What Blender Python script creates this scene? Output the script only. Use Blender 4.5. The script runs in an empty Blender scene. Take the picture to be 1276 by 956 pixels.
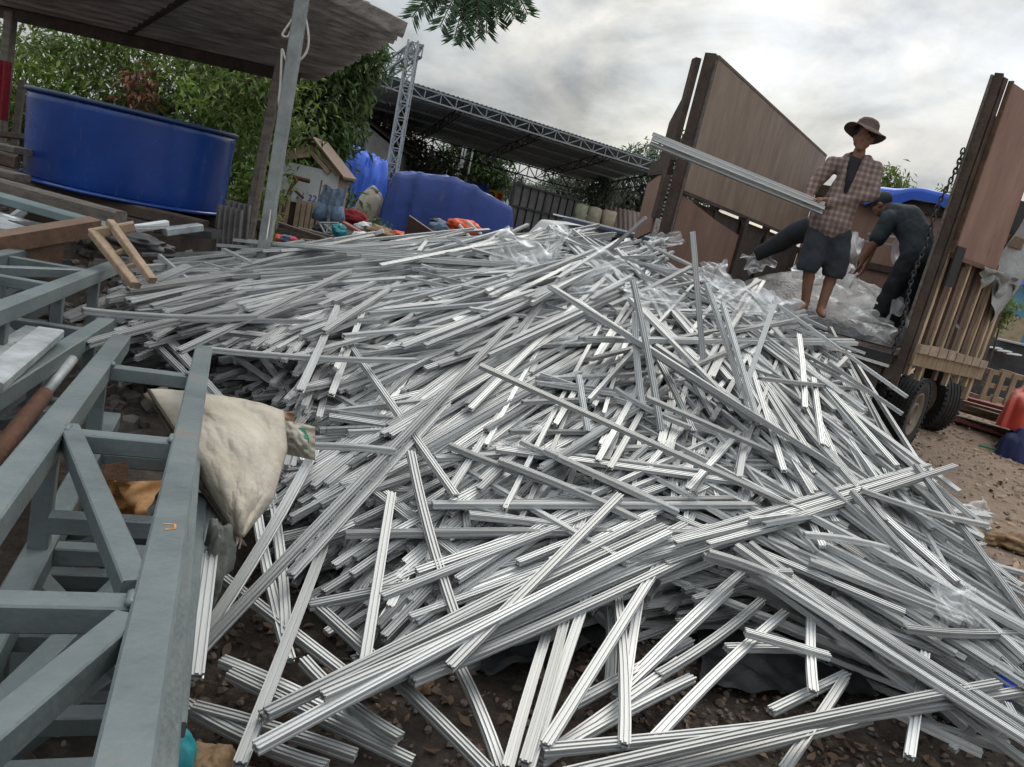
import bpy, math, random
import numpy as np
from mathutils import Vector, Matrix, Quaternion, noise
from mathutils.bvhtree import BVHTree
random.seed(11)
S = bpy.context.scene
COL = S.collection
R = math.radians
V = Vector

# ------------------------------------------------------------------ camera
FPX = 958.0
PITCH, ROLL, CAMH = R(12.4), R(13.0), 1.65
cp, sp, cr, sr = math.cos(PITCH), math.sin(PITCH), math.cos(ROLL), math.sin(ROLL)
FW = V((0, cp, -sp)); R0 = V((1, 0, 0)); U0 = V((0, sp, cp))
RT = cr * R0 + sr * U0; UP = cr * U0 - sr * R0
EYE = V((0, 0, CAMH))
cam = bpy.data.cameras.new('camera'); camo = bpy.data.objects.new('camera', cam); COL.objects.link(camo)
m = Matrix((RT, UP, -FW)).transposed().to_4x4(); m.translation = EYE
camo.matrix_world = m
cam.sensor_width = 36; cam.lens = FPX / 1276 * 36; cam.clip_end = 2000; cam.clip_start = .05
S.camera = camo

def ray(u, v): return FW + RT * ((u - 638) / FPX) - UP * ((v - 478) / FPX)
def P(u, v, d): return EYE + ray(u, v) * d          # survey point: photo position at a known distance
def proj(p):
    q = p - EYE; d = q.dot(FW)
    return 638 + FPX * q.dot(RT) / d, 478 - FPX * q.dot(UP) / d, d

# ------------------------------------------------------------------ materials
def mat(name, col, rough=.7, metal=0, var=.25, scale=6, bump=.0, bscale=40, col2=None, stretch=(1, 1, 1), rnd=0, alpha=1, spec=None, coord='Object', trans=0, dirt=None):
    M = bpy.data.materials.new(name); M.use_nodes = True
    nt = M.node_tree; N = nt.nodes; L = nt.links
    b = N['Principled BSDF']
    b.inputs['Roughness'].default_value = rough; b.inputs['Metallic'].default_value = metal
    b.inputs['Alpha'].default_value = alpha
    if spec is not None: b.inputs['Specular IOR Level'].default_value = spec
    if trans: b.inputs['Transmission Weight'].default_value = trans
    tc = N.new('ShaderNodeTexCoord'); mp = N.new('ShaderNodeMapping'); mp.inputs['Scale'].default_value = stretch
    L.new(tc.outputs[coord], mp.inputs['Vector'])
    nz = N.new('ShaderNodeTexNoise'); nz.inputs['Scale'].default_value = scale; nz.inputs['Detail'].default_value = 7; nz.inputs['Roughness'].default_value = .65
    L.new(mp.outputs[0], nz.inputs['Vector'])
    rp = N.new('ShaderNodeValToRGB'); rp.color_ramp.elements[0].position = .3; rp.color_ramp.elements[1].position = .7
    c2 = col2 or tuple(min(1, c * (1 + var)) for c in col)
    c1 = col if col2 else tuple(c * (1 - var) for c in col)
    rp.color_ramp.elements[0].color = (*c1, 1); rp.color_ramp.elements[1].color = (*c2, 1)
    L.new(nz.outputs['Fac'], rp.inputs['Fac'])
    out = rp.outputs[0]
    if rnd:
        gi = N.new('ShaderNodeNewGeometry'); oi = N.new('ShaderNodeObjectInfo')
        ad = N.new('ShaderNodeMath'); ad.operation = 'ADD'; L.new(gi.outputs['Random Per Island'], ad.inputs[0]); L.new(oi.outputs['Random'], ad.inputs[1])
        fr = N.new('ShaderNodeMath'); fr.operation = 'FRACT'; L.new(ad.outputs[0], fr.inputs[0])
        mr = N.new('ShaderNodeMapRange'); mr.inputs['To Min'].default_value = 1 - rnd; mr.inputs['To Max'].default_value = 1 + rnd; L.new(fr.outputs[0], mr.inputs['Value'])
        hs = N.new('ShaderNodeHueSaturation'); L.new(out, hs.inputs['Color']); L.new(mr.outputs[0], hs.inputs['Value'])
        out = hs.outputs[0]
    if dirt:      # dust, stains and scuffs with a shape of their own
        dc, lo, sc_, st_ = dirt
        m2 = N.new('ShaderNodeMapping'); m2.inputs['Scale'].default_value = st_; L.new(tc.outputs[coord], m2.inputs['Vector'])
        n3 = N.new('ShaderNodeTexNoise'); n3.inputs['Scale'].default_value = sc_; n3.inputs['Detail'].default_value = 9; n3.inputs['Roughness'].default_value = .72; L.new(m2.outputs[0], n3.inputs['Vector'])
        r3 = N.new('ShaderNodeMapRange'); r3.inputs['From Min'].default_value = lo; r3.inputs['From Max'].default_value = lo+.16; r3.inputs['To Max'].default_value = .75; L.new(n3.outputs['Fac'], r3.inputs['Value'])
        x3 = N.new('ShaderNodeMix'); x3.data_type = 'RGBA'; L.new(r3.outputs[0], x3.inputs[0]); L.new(out, x3.inputs[6]); x3.inputs[7].default_value = (*dc, 1); out = x3.outputs[2]
    L.new(out, b.inputs['Base Color'])
    rr = N.new('ShaderNodeMapRange'); rr.inputs['To Min'].default_value = max(.02, rough - .1); rr.inputs['To Max'].default_value = min(1, rough + .12)
    L.new(nz.outputs['Fac'], rr.inputs['Value']); L.new(rr.outputs[0], b.inputs['Roughness'])
    if bump:
        n2 = N.new('ShaderNodeTexNoise'); n2.inputs['Scale'].default_value = bscale; n2.inputs['Detail'].default_value = 5
        L.new(mp.outputs[0], n2.inputs['Vector'])
        bp = N.new('ShaderNodeBump'); bp.inputs['Strength'].default_value = bump; bp.inputs['Distance'].default_value = .02
        L.new(n2.outputs['Fac'], bp.inputs['Height']); L.new(bp.outputs[0], b.inputs['Normal'])
    return M

ALU = mat('aluminium', (.46, .47, .47), .5, .6, .12, 5, stretch=(8, .7, 8), rnd=.28, dirt=((.34, .33, .31), .60, 3, (3, 3, 3)))
STEEL = mat('grey_primer_steel', (.112, .136, .140), .42, 0, .28, 5, .12, 60, rnd=.08, dirt=((.155, .115, .085), .575, 5, (1, 1, 1)))
STEELWORN = mat('worn_grey_steel', (.30, .32, .33), .5, .2, .4, 9, .1)
GALV = mat('galvanised_steel', (.25, .27, .27), .55, .3, .3, 8, dirt=((.12, .10, .08), .56, 5, (2, 2, .5)))
LATTICE = mat('lattice_steel', (.26, .285, .30), .55, .1, .2, 3)
TUB = mat('blue_fibreglass', (.006, .040, .205), .24, 0, .25, 2.2, .03, 6, dirt=((.10, .13, .22), .60, 4, (2, 2, .5)))
TUBDARK = mat('tub_rim', (.015, .035, .10), .4)
WOODG = mat('weathered_grey_wood', (.13, .11, .095), .85, 0, .45, 4, .5, 30, stretch=(1, 6, 6))
WOODB = mat('brown_carved_wood', (.12, .066, .038), .6, 0, .4, 3, .3, 25, stretch=(1, 6, 6))
WOODT = mat('tan_timber', (.26, .185, .12), .75, 0, .35, 4, .3, 30, stretch=(6, 6, 1))
WOODD = mat('dark_old_timber', (.06, .042, .032), .85, 0, .5, 6, .5, 30)
PLY = mat('brown_plywood', (.17, .11, .08), .62, 0, .3, 2.6, .15, 14, col2=(.31, .225, .165), stretch=(1.5, 1.5, .45), dirt=((.38, .33, .27), .58, 2.2, (1.5, 1.5, .35)))
PLYR = mat('reddish_plywood', (.18, .095, .07), .65, 0, .3, 3, .15, 14, col2=(.29, .175, .135), stretch=(1.5, 1.5, .4), dirt=((.085, .05, .036), .585, 3, (1.5, 1.5, .5)))
RUST = mat('rusty_iron', (.10, .045, .025), .85, 0, .5, 12, .4)
RUBBER = mat('tyre_rubber', (.022, .022, .022), .8, 0, .5, 10, .15)
RIMM = mat('dusty_wheel_rim', (.20, .16, .12), .7, 0, .3, 10)
BLACKM = mat('black_metal', (.02, .02, .022), .55, 0, .4, 8, .1)
CHASSIS = mat('dusty_chassis', (.055, .045, .036), .8, 0, .5, 7, .2)
TARPB = mat('blue_tarpaulin', (.016, .046, .225), .5, 0, .3, 1.2, .9, 2.6, dirt=((.10, .12, .20), .56, 1.5, (1, 1, 1)))
TARPBR = mat('bright_blue_tarpaulin', (.02, .10, .55), .45, 0, .2, 2, .2, 9)
TARPR = mat('red_tarpaulin', (.42, .05, .03), .6, 0, .25, 4, .2, 12)
ORANGE = mat('orange_sheet', (.62, .09, .03), .6, 0, .25, 6, .2, 15)
BLACKSHEET = mat('black_plastic_sheet', (.013, .014, .015), .6, 0, .5, 5, .5, 14)
SACK = mat('woven_sack', (.30, .26, .20), .8, 0, .35, 5, .3, 55, col2=(.50, .46, .39))
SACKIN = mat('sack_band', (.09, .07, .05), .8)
GREENP = mat('green_print', (.04, .22, .12), .7)
TEALP = mat('teal_plastic', (.015, .20, .23), .4)
CLOTHRED = mat('dark_red_cloth', (.20, .012, .02), .9, 0, .3, 8, .3)
DENIM = mat('blue_denim', (.10, .15, .22), .9, 0, .4, 14, .3)
DENIMW = mat('faded_denim', (.14, .19, .26), .9, 0, .5, 12, .3)
BURLAP = mat('brown_crumpled_paper', (.22, .14, .075), .8, 0, .45, 11, .5, 30)
LEATHER = mat('tan_leatherette', (.33, .16, .05), .6, 0, .45, 8, .4, 18)
CORR = mat('fibre_cement_sheet', (.15, .145, .14), .9, 0, .4, 6, .3)
ROOFG = mat('old_corrugated_roofing', (.32, .29, .27), .85, 0, .6, 5, .3, stretch=(.35, 4, 4))  # stretched streaks also paint the light and dark lines of the ridges
CONC = mat('grey_render', (.30, .30, .29), .9, 0, .3, 2, .2)
WHITEP = mat('white_panel', (.62, .64, .64), .6, 0, .12, 4)
GREYPANEL = mat('grey_board_panel', (.085, .083, .085), .85, 0, .35, 2.5, .3)
HOUSEW = mat('pale_blue_wall', (.50, .62, .66), .8, 0, .08, 1)
HOUSEB = mat('blue_wall', (.10, .24, .36), .8, 0, .15, .8)
TILE = mat('brown_roof_tiles', (.11, .08, .07), .85, 0, .3, 10)
CANROOF = mat('teal_roof_sheet', (.22, .29, .31), .6, 0, .2, 1)
CARW = mat('white_car_paint', (.55, .56, .55), .3, 0, .06, 3)
GLASS = mat('dark_window_glass', (.04, .05, .055), .08, 0, .2, 2)
YELLOW = mat('yellow_sign_paint', (.75, .46, .02), .5, 0, .08, 3)
RED = mat('red_paint', (.55, .03, .02), .5, 0, .1)
BLUEINK = mat('blue_paint', (.02, .07, .42), .6, 0, .1)
BLACKINK = mat('black_paint', (.015, .015, .015), .6)
ORANGEINK = mat('orange_crayon', (.50, .24, .07), .9, 0, .5, 90)
BLUETAPE = mat('blue_tape', (.012, .06, .55), .35, 0, .1)
CABLE = mat('pale_cable', (.55, .53, .48), .6)
WIRE = mat('black_wire', (.02, .02, .02), .6)
BARK = mat('bark', (.07, .055, .045), .9, 0, .4, 8, .6)
def leafmat(name, c, c2, tr=.35):
    M = mat(name, c, .5, 0, .3, 1.1, 0, col2=c2, rnd=.55)
    nt = M.node_tree; b = nt.nodes['Principled BSDF']; out = nt.nodes['Material Output']
    t = nt.nodes.new('ShaderNodeBsdfTranslucent'); mx = nt.nodes.new('ShaderNodeMixShader'); mx.inputs[0].default_value = tr
    src = b.inputs['Base Color'].links[0].from_socket
    nt.links.new(src, t.inputs[0]); nt.links.new(b.outputs[0], mx.inputs[1]); nt.links.new(t.outputs[0], mx.inputs[2]); nt.links.new(mx.outputs[0], out.inputs[0])
    return M
LEAFD = leafmat('mango_leaf', (.05, .09, .032), (.11, .165, .05))
LEAFM = leafmat('mid_green_leaf', (.065, .115, .028), (.17, .225, .055))
LEAFY = leafmat('fresh_green_leaf', (.09, .17, .025), (.20, .28, .05))
LEAFG = leafmat('far_green_leaf', (.11, .14, .10), (.15, .18, .13))  # grey-green: distance haze is put into the leaf colour
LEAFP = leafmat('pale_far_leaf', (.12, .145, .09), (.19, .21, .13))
LEAFR = leafmat('dry_red_leaf', (.16, .06, .035), (.22, .10, .06))
FROND = leafmat('feathery_leaf', (.02, .055, .02), (.04, .09, .03), .3)
LITTER = leafmat('dead_leaf', (.055, .032, .018), (.16, .10, .06), .1)
def filmmat(name, alpha, col=(.82, .84, .85)):
    M = mat(name, col, .28, 0, .08, 6, .25, 9, alpha=alpha)
    nt = M.node_tree; b = nt.nodes['Principled BSDF']; lw = nt.nodes.new('ShaderNodeLayerWeight'); lw.inputs[0].default_value = .45
    mr = nt.nodes.new('ShaderNodeMapRange'); mr.inputs['To Min'].default_value = alpha*.45; mr.inputs['To Max'].default_value = min(.95, alpha*1.9)
    nt.links.new(lw.outputs['Facing'], mr.inputs['Value']); nt.links.new(mr.outputs[0], b.inputs['Alpha'])
    return M
FILM = filmmat('clear_film', .34)
FILMW = filmmat('milky_film', .68, (.74, .75, .76))
SKIN = mat('brown_skin', (.22, .11, .07), .55, 0, .15, 12)
TEE = mat('black_tee', (.018, .021, .026), .9, 0, .3, 10, .3)
TEEG = mat('charcoal_tee', (.026, .034, .040), .9, 0, .3, 10, .4, 12)
SHORTS = mat('navy_shorts', (.022, .026, .034), .9, 0, .3, 9, .4, 12)
TROUS = mat('black_trousers', (.016, .019, .024), .9, 0, .3, 9, .4, 12)
HATM = mat('brown_hat', (.085, .055, .045), .9, 0, .35, 12, .3)
HAIR = mat('black_hair', (.012, .010, .010), .7)
ROAD = None

# plaid shirt: woven bands through object space
PLAID = mat('plaid_cotton', (.19, .14, .12), .9, 0, .15, 10, .35, 14)
nt = PLAID.node_tree; N = nt.nodes; L = nt.links
b = N['Principled BSDF']; base = b.inputs['Base Color'].links[0].from_socket
tc = N.new('ShaderNodeTexCoord')
for dirn, sc in (('X', 6.5), ('Z', 6.0)):
    w = N.new('ShaderNodeTexWave'); w.wave_type = 'BANDS'; w.bands_direction = dirn; w.inputs['Scale'].default_value = sc; w.inputs['Distortion'].default_value = .6; w.inputs['Detail'].default_value = 1
    L.new(tc.outputs['Object'], w.inputs['Vector'])
    rp = N.new('ShaderNodeValToRGB'); e = rp.color_ramp.elements; e[0].position = .30; e[0].color = (.84, .80, .82, 1); e[1].position = .55; e[1].color = (1.0, 1, 1, 1)
    x = rp.color_ramp.elements.new(.93); x.color = (1.25, 1.28, 1.3, 1)
    L.new(w.outputs['Fac'], rp.inputs[0])
    mx = N.new('ShaderNodeMix'); mx.data_type = 'RGBA'; mx.blend_type = 'MULTIPLY'; mx.inputs[0].default_value = 1
    L.new(base, mx.inputs[6]); L.new(rp.outputs[0], mx.inputs[7]); base = mx.outputs[2]
L.new(base, b.inputs['Base Color'])

# ------------------------------------------------------------------ mesh building
def wl(o):
    p = V((0, 0, 0))
    while o: p = p + o.location; o = o.parent
    return p
class MB:
    def __init__(s): s.v = []; s.f = []; s.smooth = False
    def add(s, vs, fs):
        n = len(s.v); s.v += [V(p) for p in vs]; s.f += [[i + n for i in f] for f in fs]; return s
    def box(s, lo, hi, M=None):
        x0, y0, z0 = lo; x1, y1, z1 = hi
        vs = [V(p) for p in ((x0,y0,z0),(x1,y0,z0),(x1,y1,z0),(x0,y1,z0),(x0,y0,z1),(x1,y0,z1),(x1,y1,z1),(x0,y1,z1))]
        if M: vs = [M @ p for p in vs]
        return s.add(vs, [(3,2,1,0),(4,5,6,7),(0,1,5,4),(1,2,6,5),(2,3,7,6),(3,0,4,7)])
    def beam(s, a, b, w, h, up=(0, 0, 1), ch=None):
        a = V(a); b = V(b); d = (b - a).normalized(); u = V(up); u = (u - d * u.dot(d))
        if u.length < 1e-4: u = d.orthogonal()
        u.normalize(); r = d.cross(u)
        c = min(w, h) * .12 if ch is None else ch
        pr = [(-w/2+c,-h/2),(w/2-c,-h/2),(w/2,-h/2+c),(w/2,h/2-c),(w/2-c,h/2),(-w/2+c,h/2),(-w/2,h/2-c),(-w/2,-h/2+c)] if c > 0 else [(-w/2,-h/2),(w/2,-h/2),(w/2,h/2),(-w/2,h/2)]
        n = len(pr)
        vs = [a + r*x + u*y for x, y in pr] + [b + r*x + u*y for x, y in pr]
        return s.add(vs, [[i, (i+1) % n, n+(i+1) % n, n+i] for i in range(n)] + [list(range(n))[::-1], list(range(n, 2*n))])
    def tube(s, pts, r, n=8, close=True):
        pts = [V(p) for p in pts]; rs = r if isinstance(r, (list, tuple)) else [r]*len(pts)
        base = len(s.v); ref = None
        for i, p in enumerate(pts):
            d = (pts[min(i+1, len(pts)-1)] - pts[max(i-1, 0)]).normalized()
            if ref is None: ref = d.orthogonal().normalized()
            ref = (ref - d*ref.dot(d)).normalized(); q = d.cross(ref)
            s.v += [p + (ref*math.cos(t) + q*math.sin(t))*rs[i] for t in (2*math.pi*k/n for k in range(n))]
        for i in range(len(pts)-1):
            for k in range(n):
                s.f.append([base+i*n+k, base+i*n+(k+1) % n, base+(i+1)*n+(k+1) % n, base+(i+1)*n+k])
        if close:
            s.f.append([base+k for k in range(n)][::-1]); s.f.append([base+(len(pts)-1)*n+k for k in range(n)])
        return s
    def lathe(s, prof, n=32, M=None, close=False):
        base = len(s.v)
        for r, z in prof:
            for k in range(n):
                t = 2*math.pi*k/n; p = V((r*math.cos(t), r*math.sin(t), z)); s.v.append(M @ p if M else p)
        m_ = len(prof)
        for i in range(m_ if close else m_-1):
            j = (i+1) % m_
            for k in range(n):
                s.f.append([base+i*n+k, base+i*n+(k+1) % n, base+j*n+(k+1) % n, base+j*n+k])
        return s
    def ball(s, c, r, n=12, m_=8, M=None):
        c = V(c); r = V((r, r, r)) if isinstance(r, (int, float)) else V(r)
        base = len(s.v); vs = []
        for i in range(1, m_):
            a = math.pi*i/m_
            for k in range(n):
                t = 2*math.pi*k/n; vs.append(V((r.x*math.sin(a)*math.cos(t), r.y*math.sin(a)*math.sin(t), r.z*math.cos(a))))
        vs += [V((0, 0, r.z)), V((0, 0, -r.z))]
        s.v += [(M @ p if M else p) + c for p in vs]
        for i in range(m_-2):
            for k in range(n): s.f.append([base+i*n+k, base+(i+1)*n+k, base+(i+1)*n+(k+1) % n, base+i*n+(k+1) % n])
        t = base+(m_-1)*n
        for k in range(n):
            s.f.append([t, base+k, base+(k+1) % n]); s.f.append([t+1, base+(m_-2)*n+(k+1) % n, base+(m_-2)*n+k])
        return s
    def limb(s, pts, rs, n=12):
        pts = [V(p) for p in pts]
        for i in range(len(pts)-1):
            a, b_ = pts[i], pts[i+1]
            s.tube([a, a.lerp(b_, .5), b_], [rs[i], (rs[i]+rs[i+1])/2, rs[i+1]], n)
        for p, r in zip(pts, rs): s.ball(p, r, n, 8)
        return s
    def grid(s, fn, nu, nv):
        base = len(s.v)
        for j in range(nv+1):
            for i in range(nu+1): s.v.append(V(fn(i/nu, j/nv)))
        for j in range(nv):
            for i in range(nu):
                a = base+j*(nu+1)+i; s.f.append([a, a+1, a+nu+2, a+nu+1])
        return s
    def build(s, name, m_, parent=None, world=True, origin=None, smooth=False):
        off = V((0, 0, 0))
        if origin is not None: off = V(origin)
        elif parent is not None and world: off = wl(parent)
        me = bpy.data.meshes.new(name); me.from_pydata([p - off for p in s.v], [], s.f); me.update()
        for x in (m_ if isinstance(m_, (list, tuple)) else [m_]): me.materials.append(x)
        if smooth: me.polygons.foreach_set('use_smooth', [True]*len(me.polygons))
        o = bpy.data.objects.new(name, me); COL.objects.link(o)
        if parent is not None: o.parent = parent
        if origin is not None: o.location = off
        return o
def tag(o, label=None, cat=None, group=None, kind=None):
    if label: o['label'] = label
    if cat: o['category'] = cat
    if group: o['group'] = group
    if kind: o['kind'] = kind
    return o
def thing(name, loc, label, cat, group=None, rz=0):
    o = bpy.data.objects.new(name, None); COL.objects.link(o); o.location = V(loc); o.rotation_euler = (0, 0, rz); o.empty_display_size = .1
    return tag(o, label, cat, group)
def bake(o, mods):
    """apply modifiers into the mesh"""
    for typ, kw in mods:
        md = o.modifiers.new(typ.lower(), typ)
        for k, x in kw.items(): setattr(md, k, x)
    dg = bpy.context.evaluated_depsgraph_get(); ev = o.evaluated_get(dg)
    me = bpy.data.meshes.new_from_object(ev)
    old = o.data; o.modifiers.clear(); o.data = me; me.name = o.name
    if not me.materials:
        for x in old.materials: me.materials.append(x)
    me.polygons.foreach_set('use_smooth', [True]*len(me.polygons))
    bpy.data.meshes.remove(old)
    return o
def text_mb(txt, size, M, ext=.002):
    cu = bpy.data.curves.new('writing', 'FONT'); cu.body = txt; cu.size = size; cu.extrude = ext; cu.align_x = 'CENTER'
    t = bpy.data.objects.new('writing', cu); COL.objects.link(t)
    me = bpy.data.meshes.new_from_object(t.evaluated_get(bpy.context.evaluated_depsgraph_get()))
    mb = MB(); mb.add([M @ v.co for v in me.vertices], [list(p.vertices) for p in me.polygons])
    bpy.data.objects.remove(t); bpy.data.curves.remove(cu); bpy.data.meshes.remove(me)
    return mb
def nz(p, sc=1, off=0): return noise.noise(V((p[0]*sc+off, p[1]*sc+off*.7, (p[2] if len(p) > 2 else 0)*sc)))

# ------------------------------------------------------------------ pile height field
def interp(x, pts):
    if x <= pts[0][0]: return pts[0][1]
    for (a, b_), (c, d) in zip(pts, pts[1:]):
        if x <= c:
            t = (x-a)/(c-a); return b_ + (d-b_)*t
    return pts[-1][1]
CREST = [(-4, .55), (-3, .80), (-2, 1.0), (-1, 1.22), (0, 1.42), (.8, 1.48), (1.6, 1.44), (2.2, 1.38), (2.6, 1.32), (3.0, 1.0), (3.5, .50), (4.1, .24), (4.8, .0), (5.3, -.2)]
FRONT = [(-3, 2.2), (-1.5, 2.2), (-.9, 2.25), (0, 2.45), (.7, 2.75), (1.4, 2.75), (2.2, 2.5), (3, 2.6), (4, 3.2), (5, 5)]
def H(x, y):
    z1 = interp(x, CREST); y0 = interp(x, FRONT); y1 = 6.9
    t = (y-y0)/(y1-y0)
    h = z1*(max(0, t)**.95 if t < 1 else 1) if t > 0 else t*1.5
    if t <= 0: h = t*1.2
    if t > 1:
        k = (y-7.3)/1.6
        if k > 0 and x < 2.0: h = z1*(1-k)
    if x < -.9 and y < 4.6: h = max(h, .55*min(1, (y-1.9)/1.0))
    return h
def hit(u, v, off=0.0, dmax=9.5):
    q = ray(u, v); d = 1.2; prev = d
    while d < dmax:
        p = EYE + q*d
        if p.z < max(H(p.x, p.y), 0) + off:
            a, c = prev, d
            for _ in range(14):
                mdl = (a+c)/2; p = EYE+q*mdl
                if p.z < max(H(p.x, p.y), 0)+off: c = mdl
                else: a = mdl
            return EYE+q*c
        prev = d; d += .04
    return None

# ------------------------------------------------------------------ ground
def gz(x, y):
    base = .03*nz((x, y), 1.3) + .015*nz((x, y), 5, 3) + .05*nz((x, y), .35, 9)
    ml = .78*math.exp(-((x+4.3)/2.4)**2-((y-6.6)/1.9)**2)           # heap of spoil under the blue tub
    back = .45*max(0, min(1, (y-8.5)/3))*max(0, min(1, (1.2-x)/2))
    h = base + ml + back
    if -4.5 < x < 5.6 and 1.6 < y < 9.2: h = max(h, min(1.2, H(x, y)) - .36 + .05*nz((x, y), 3))  # unseen earth mound added under the rails so gaps between them show dark
    return h
def axis(fine0, fine1, st, far):
    a = list(np.arange(fine0, fine1+1e-6, st)); s_ = st; lo, hi = fine0, fine1; A, B = [], []
    while lo > -far: s_ *= 1.35; lo -= s_; A.append(lo)
    s_ = st
    while hi < far: s_ *= 1.35; hi += s_; B.append(hi)
    return A[::-1] + a + B
xs = axis(-7, 10, .075, 600); ys = axis(.4, 16, .075, 600)
mb = MB(); nx_ = len(xs)
for y in ys:
    for x in xs:
        mb.v.append(V((x, y, gz(x, y) if (-14 < x < 20 and -1 < y < 30) else .05 + (.4 if y > 20 and x < 1 else 0)*0)))
for j in range(len(ys)-1):
    for i in range(nx_-1):
        a = j*nx_+i; mb.f.append([a, a+1, a+nx_+1, a+nx_])
GROUND = bpy.data.materials.new('trodden_earth'); GROUND.use_nodes = True
nt = GROUND.node_tree; N = nt.nodes; L = nt.links; b = N['Principled BSDF']; b.inputs['Roughness'].default_value = .95
tc = N.new('ShaderNodeTexCoord')
def nnode(sc, det=8, ro=.65):
    n = N.new('ShaderNodeTexNoise'); n.inputs['Scale'].default_value = sc; n.inputs['Detail'].default_value = det; n.inputs['Roughness'].default_value = ro; L.new(tc.outputs['Object'], n.inputs['Vector']); return n
n1 = nnode(.5); n2 = nnode(9); n3 = nnode(45, 6)
rA = N.new('ShaderNodeValToRGB'); L.new(n2.outputs[0], rA.inputs[0])
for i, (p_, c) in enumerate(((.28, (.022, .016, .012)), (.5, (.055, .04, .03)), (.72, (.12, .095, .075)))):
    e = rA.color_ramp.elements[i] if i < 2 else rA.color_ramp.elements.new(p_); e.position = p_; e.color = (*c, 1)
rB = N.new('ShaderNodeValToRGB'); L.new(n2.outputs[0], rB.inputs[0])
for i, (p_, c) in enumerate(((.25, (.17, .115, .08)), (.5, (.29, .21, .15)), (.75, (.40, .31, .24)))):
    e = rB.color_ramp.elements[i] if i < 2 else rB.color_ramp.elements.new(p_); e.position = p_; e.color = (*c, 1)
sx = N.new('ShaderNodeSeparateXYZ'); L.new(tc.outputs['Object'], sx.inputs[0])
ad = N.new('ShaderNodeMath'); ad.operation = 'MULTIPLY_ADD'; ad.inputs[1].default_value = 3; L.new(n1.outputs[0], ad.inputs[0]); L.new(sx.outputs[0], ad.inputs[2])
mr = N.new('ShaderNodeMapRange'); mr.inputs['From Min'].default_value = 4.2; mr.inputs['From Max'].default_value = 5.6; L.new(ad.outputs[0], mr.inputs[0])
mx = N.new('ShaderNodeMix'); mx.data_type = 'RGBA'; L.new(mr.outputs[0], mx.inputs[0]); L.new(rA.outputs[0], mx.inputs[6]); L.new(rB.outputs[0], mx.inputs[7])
L.new(mx.outputs[2], b.inputs['Base Color'])
am = N.new('ShaderNodeMath'); am.operation = 'ADD'; L.new(n2.outputs[0], am.inputs[0]); L.new(n3.outputs[0], am.inputs[1])
bp = N.new('ShaderNodeBump'); bp.inputs['Strength'].default_value = .9; bp.inputs['Distance'].default_value = .03; L.new(am.outputs[0], bp.inputs['Height']); L.new(bp.outputs[0], b.inputs['Normal'])
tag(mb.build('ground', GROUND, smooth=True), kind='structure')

# leaf litter, stones, splinters (uncountable)
def litter(name, m_, n, area, smin, smax, thick=False):
    mb = MB()
    for _ in range(n):
        x, y = area()
        s_ = random.uniform(smin, smax); z = gz(x, y) + .008
        q = Matrix.Rotation(random.uniform(0, 6.3), 3, 'Z') @ Matrix.Rotation(random.uniform(-.5, .5), 3, 'X') @ Matrix.Rotation(random.uniform(-.5, .5), 3, 'Y')
        c = V((x, y, z + (.2*s_)))
        if thick:
            vs = []
            for k in range(6): vs.append(c + q @ V((math.cos(k*1.047)*s_*random.uniform(.6, 1), math.sin(k*1.047)*s_*random.uniform(.5, .9), -s_*.3)))
            for k in range(6): vs.append(c + q @ V((math.cos(k*1.047)*s_*random.uniform(.4, .75), math.sin(k*1.047)*s_*random.uniform(.3, .7), s_*random.uniform(.15, .45))))
            mb.add(vs, [[k, (k+1) % 6, 6+(k+1) % 6, 6+k] for k in range(6)] + [[6, 7, 8, 9, 10, 11]])
        else:
            cu = random.uniform(-.4, .5)*s_
            mb.add([c+q@V(p) for p in ((-s_, 0, cu), (-.3*s_, -.42*s_, 0), (.35*s_, -.36*s_, 0), (s_, 0, cu*.7), (.35*s_, .36*s_, .12*s_), (-.3*s_, .42*s_, .1*s_))], [(0, 1, 5), (1, 2, 4, 5), (2, 3, 4)])
    return mb.build(name, m_)
near = lambda: (random.uniform(-1.2, 3.2), random.uniform(1.6, 3.6))
roadside = lambda: (random.uniform(3.6, 9.5), random.uniform(3.5, 13.5))
tag(litter('leaf_litter', LITTER, 2400, near, .008, .034), kind='stuff')
tag(litter('stones', mat('stone', (.16, .13, .11), .9, 0, .4, 9, .3, rnd=.4), 1500, near, .006, .022, True), kind='stuff')
tag(litter('rubble', mat('rubble_chips', (.34, .27, .22), .9, 0, .35, 9, .3, rnd=.5), 3000, roadside, .006, .028, True), kind='stuff')
tag(litter('wood_splinters', mat('splinters', (.30, .20, .13), .85, 0, .35, 9, rnd=.5), 1100, roadside, .015, .06), kind='stuff')
tag(litter('debris', mat('spoil_debris', (.10, .09, .08), .9, 0, .5, 9, .3, rnd=.7), 1800, lambda: (random.uniform(-6.5, -1.6), random.uniform(3.6, 9.5)), .02, .09, True), kind='stuff')

exec_pile = True
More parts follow.
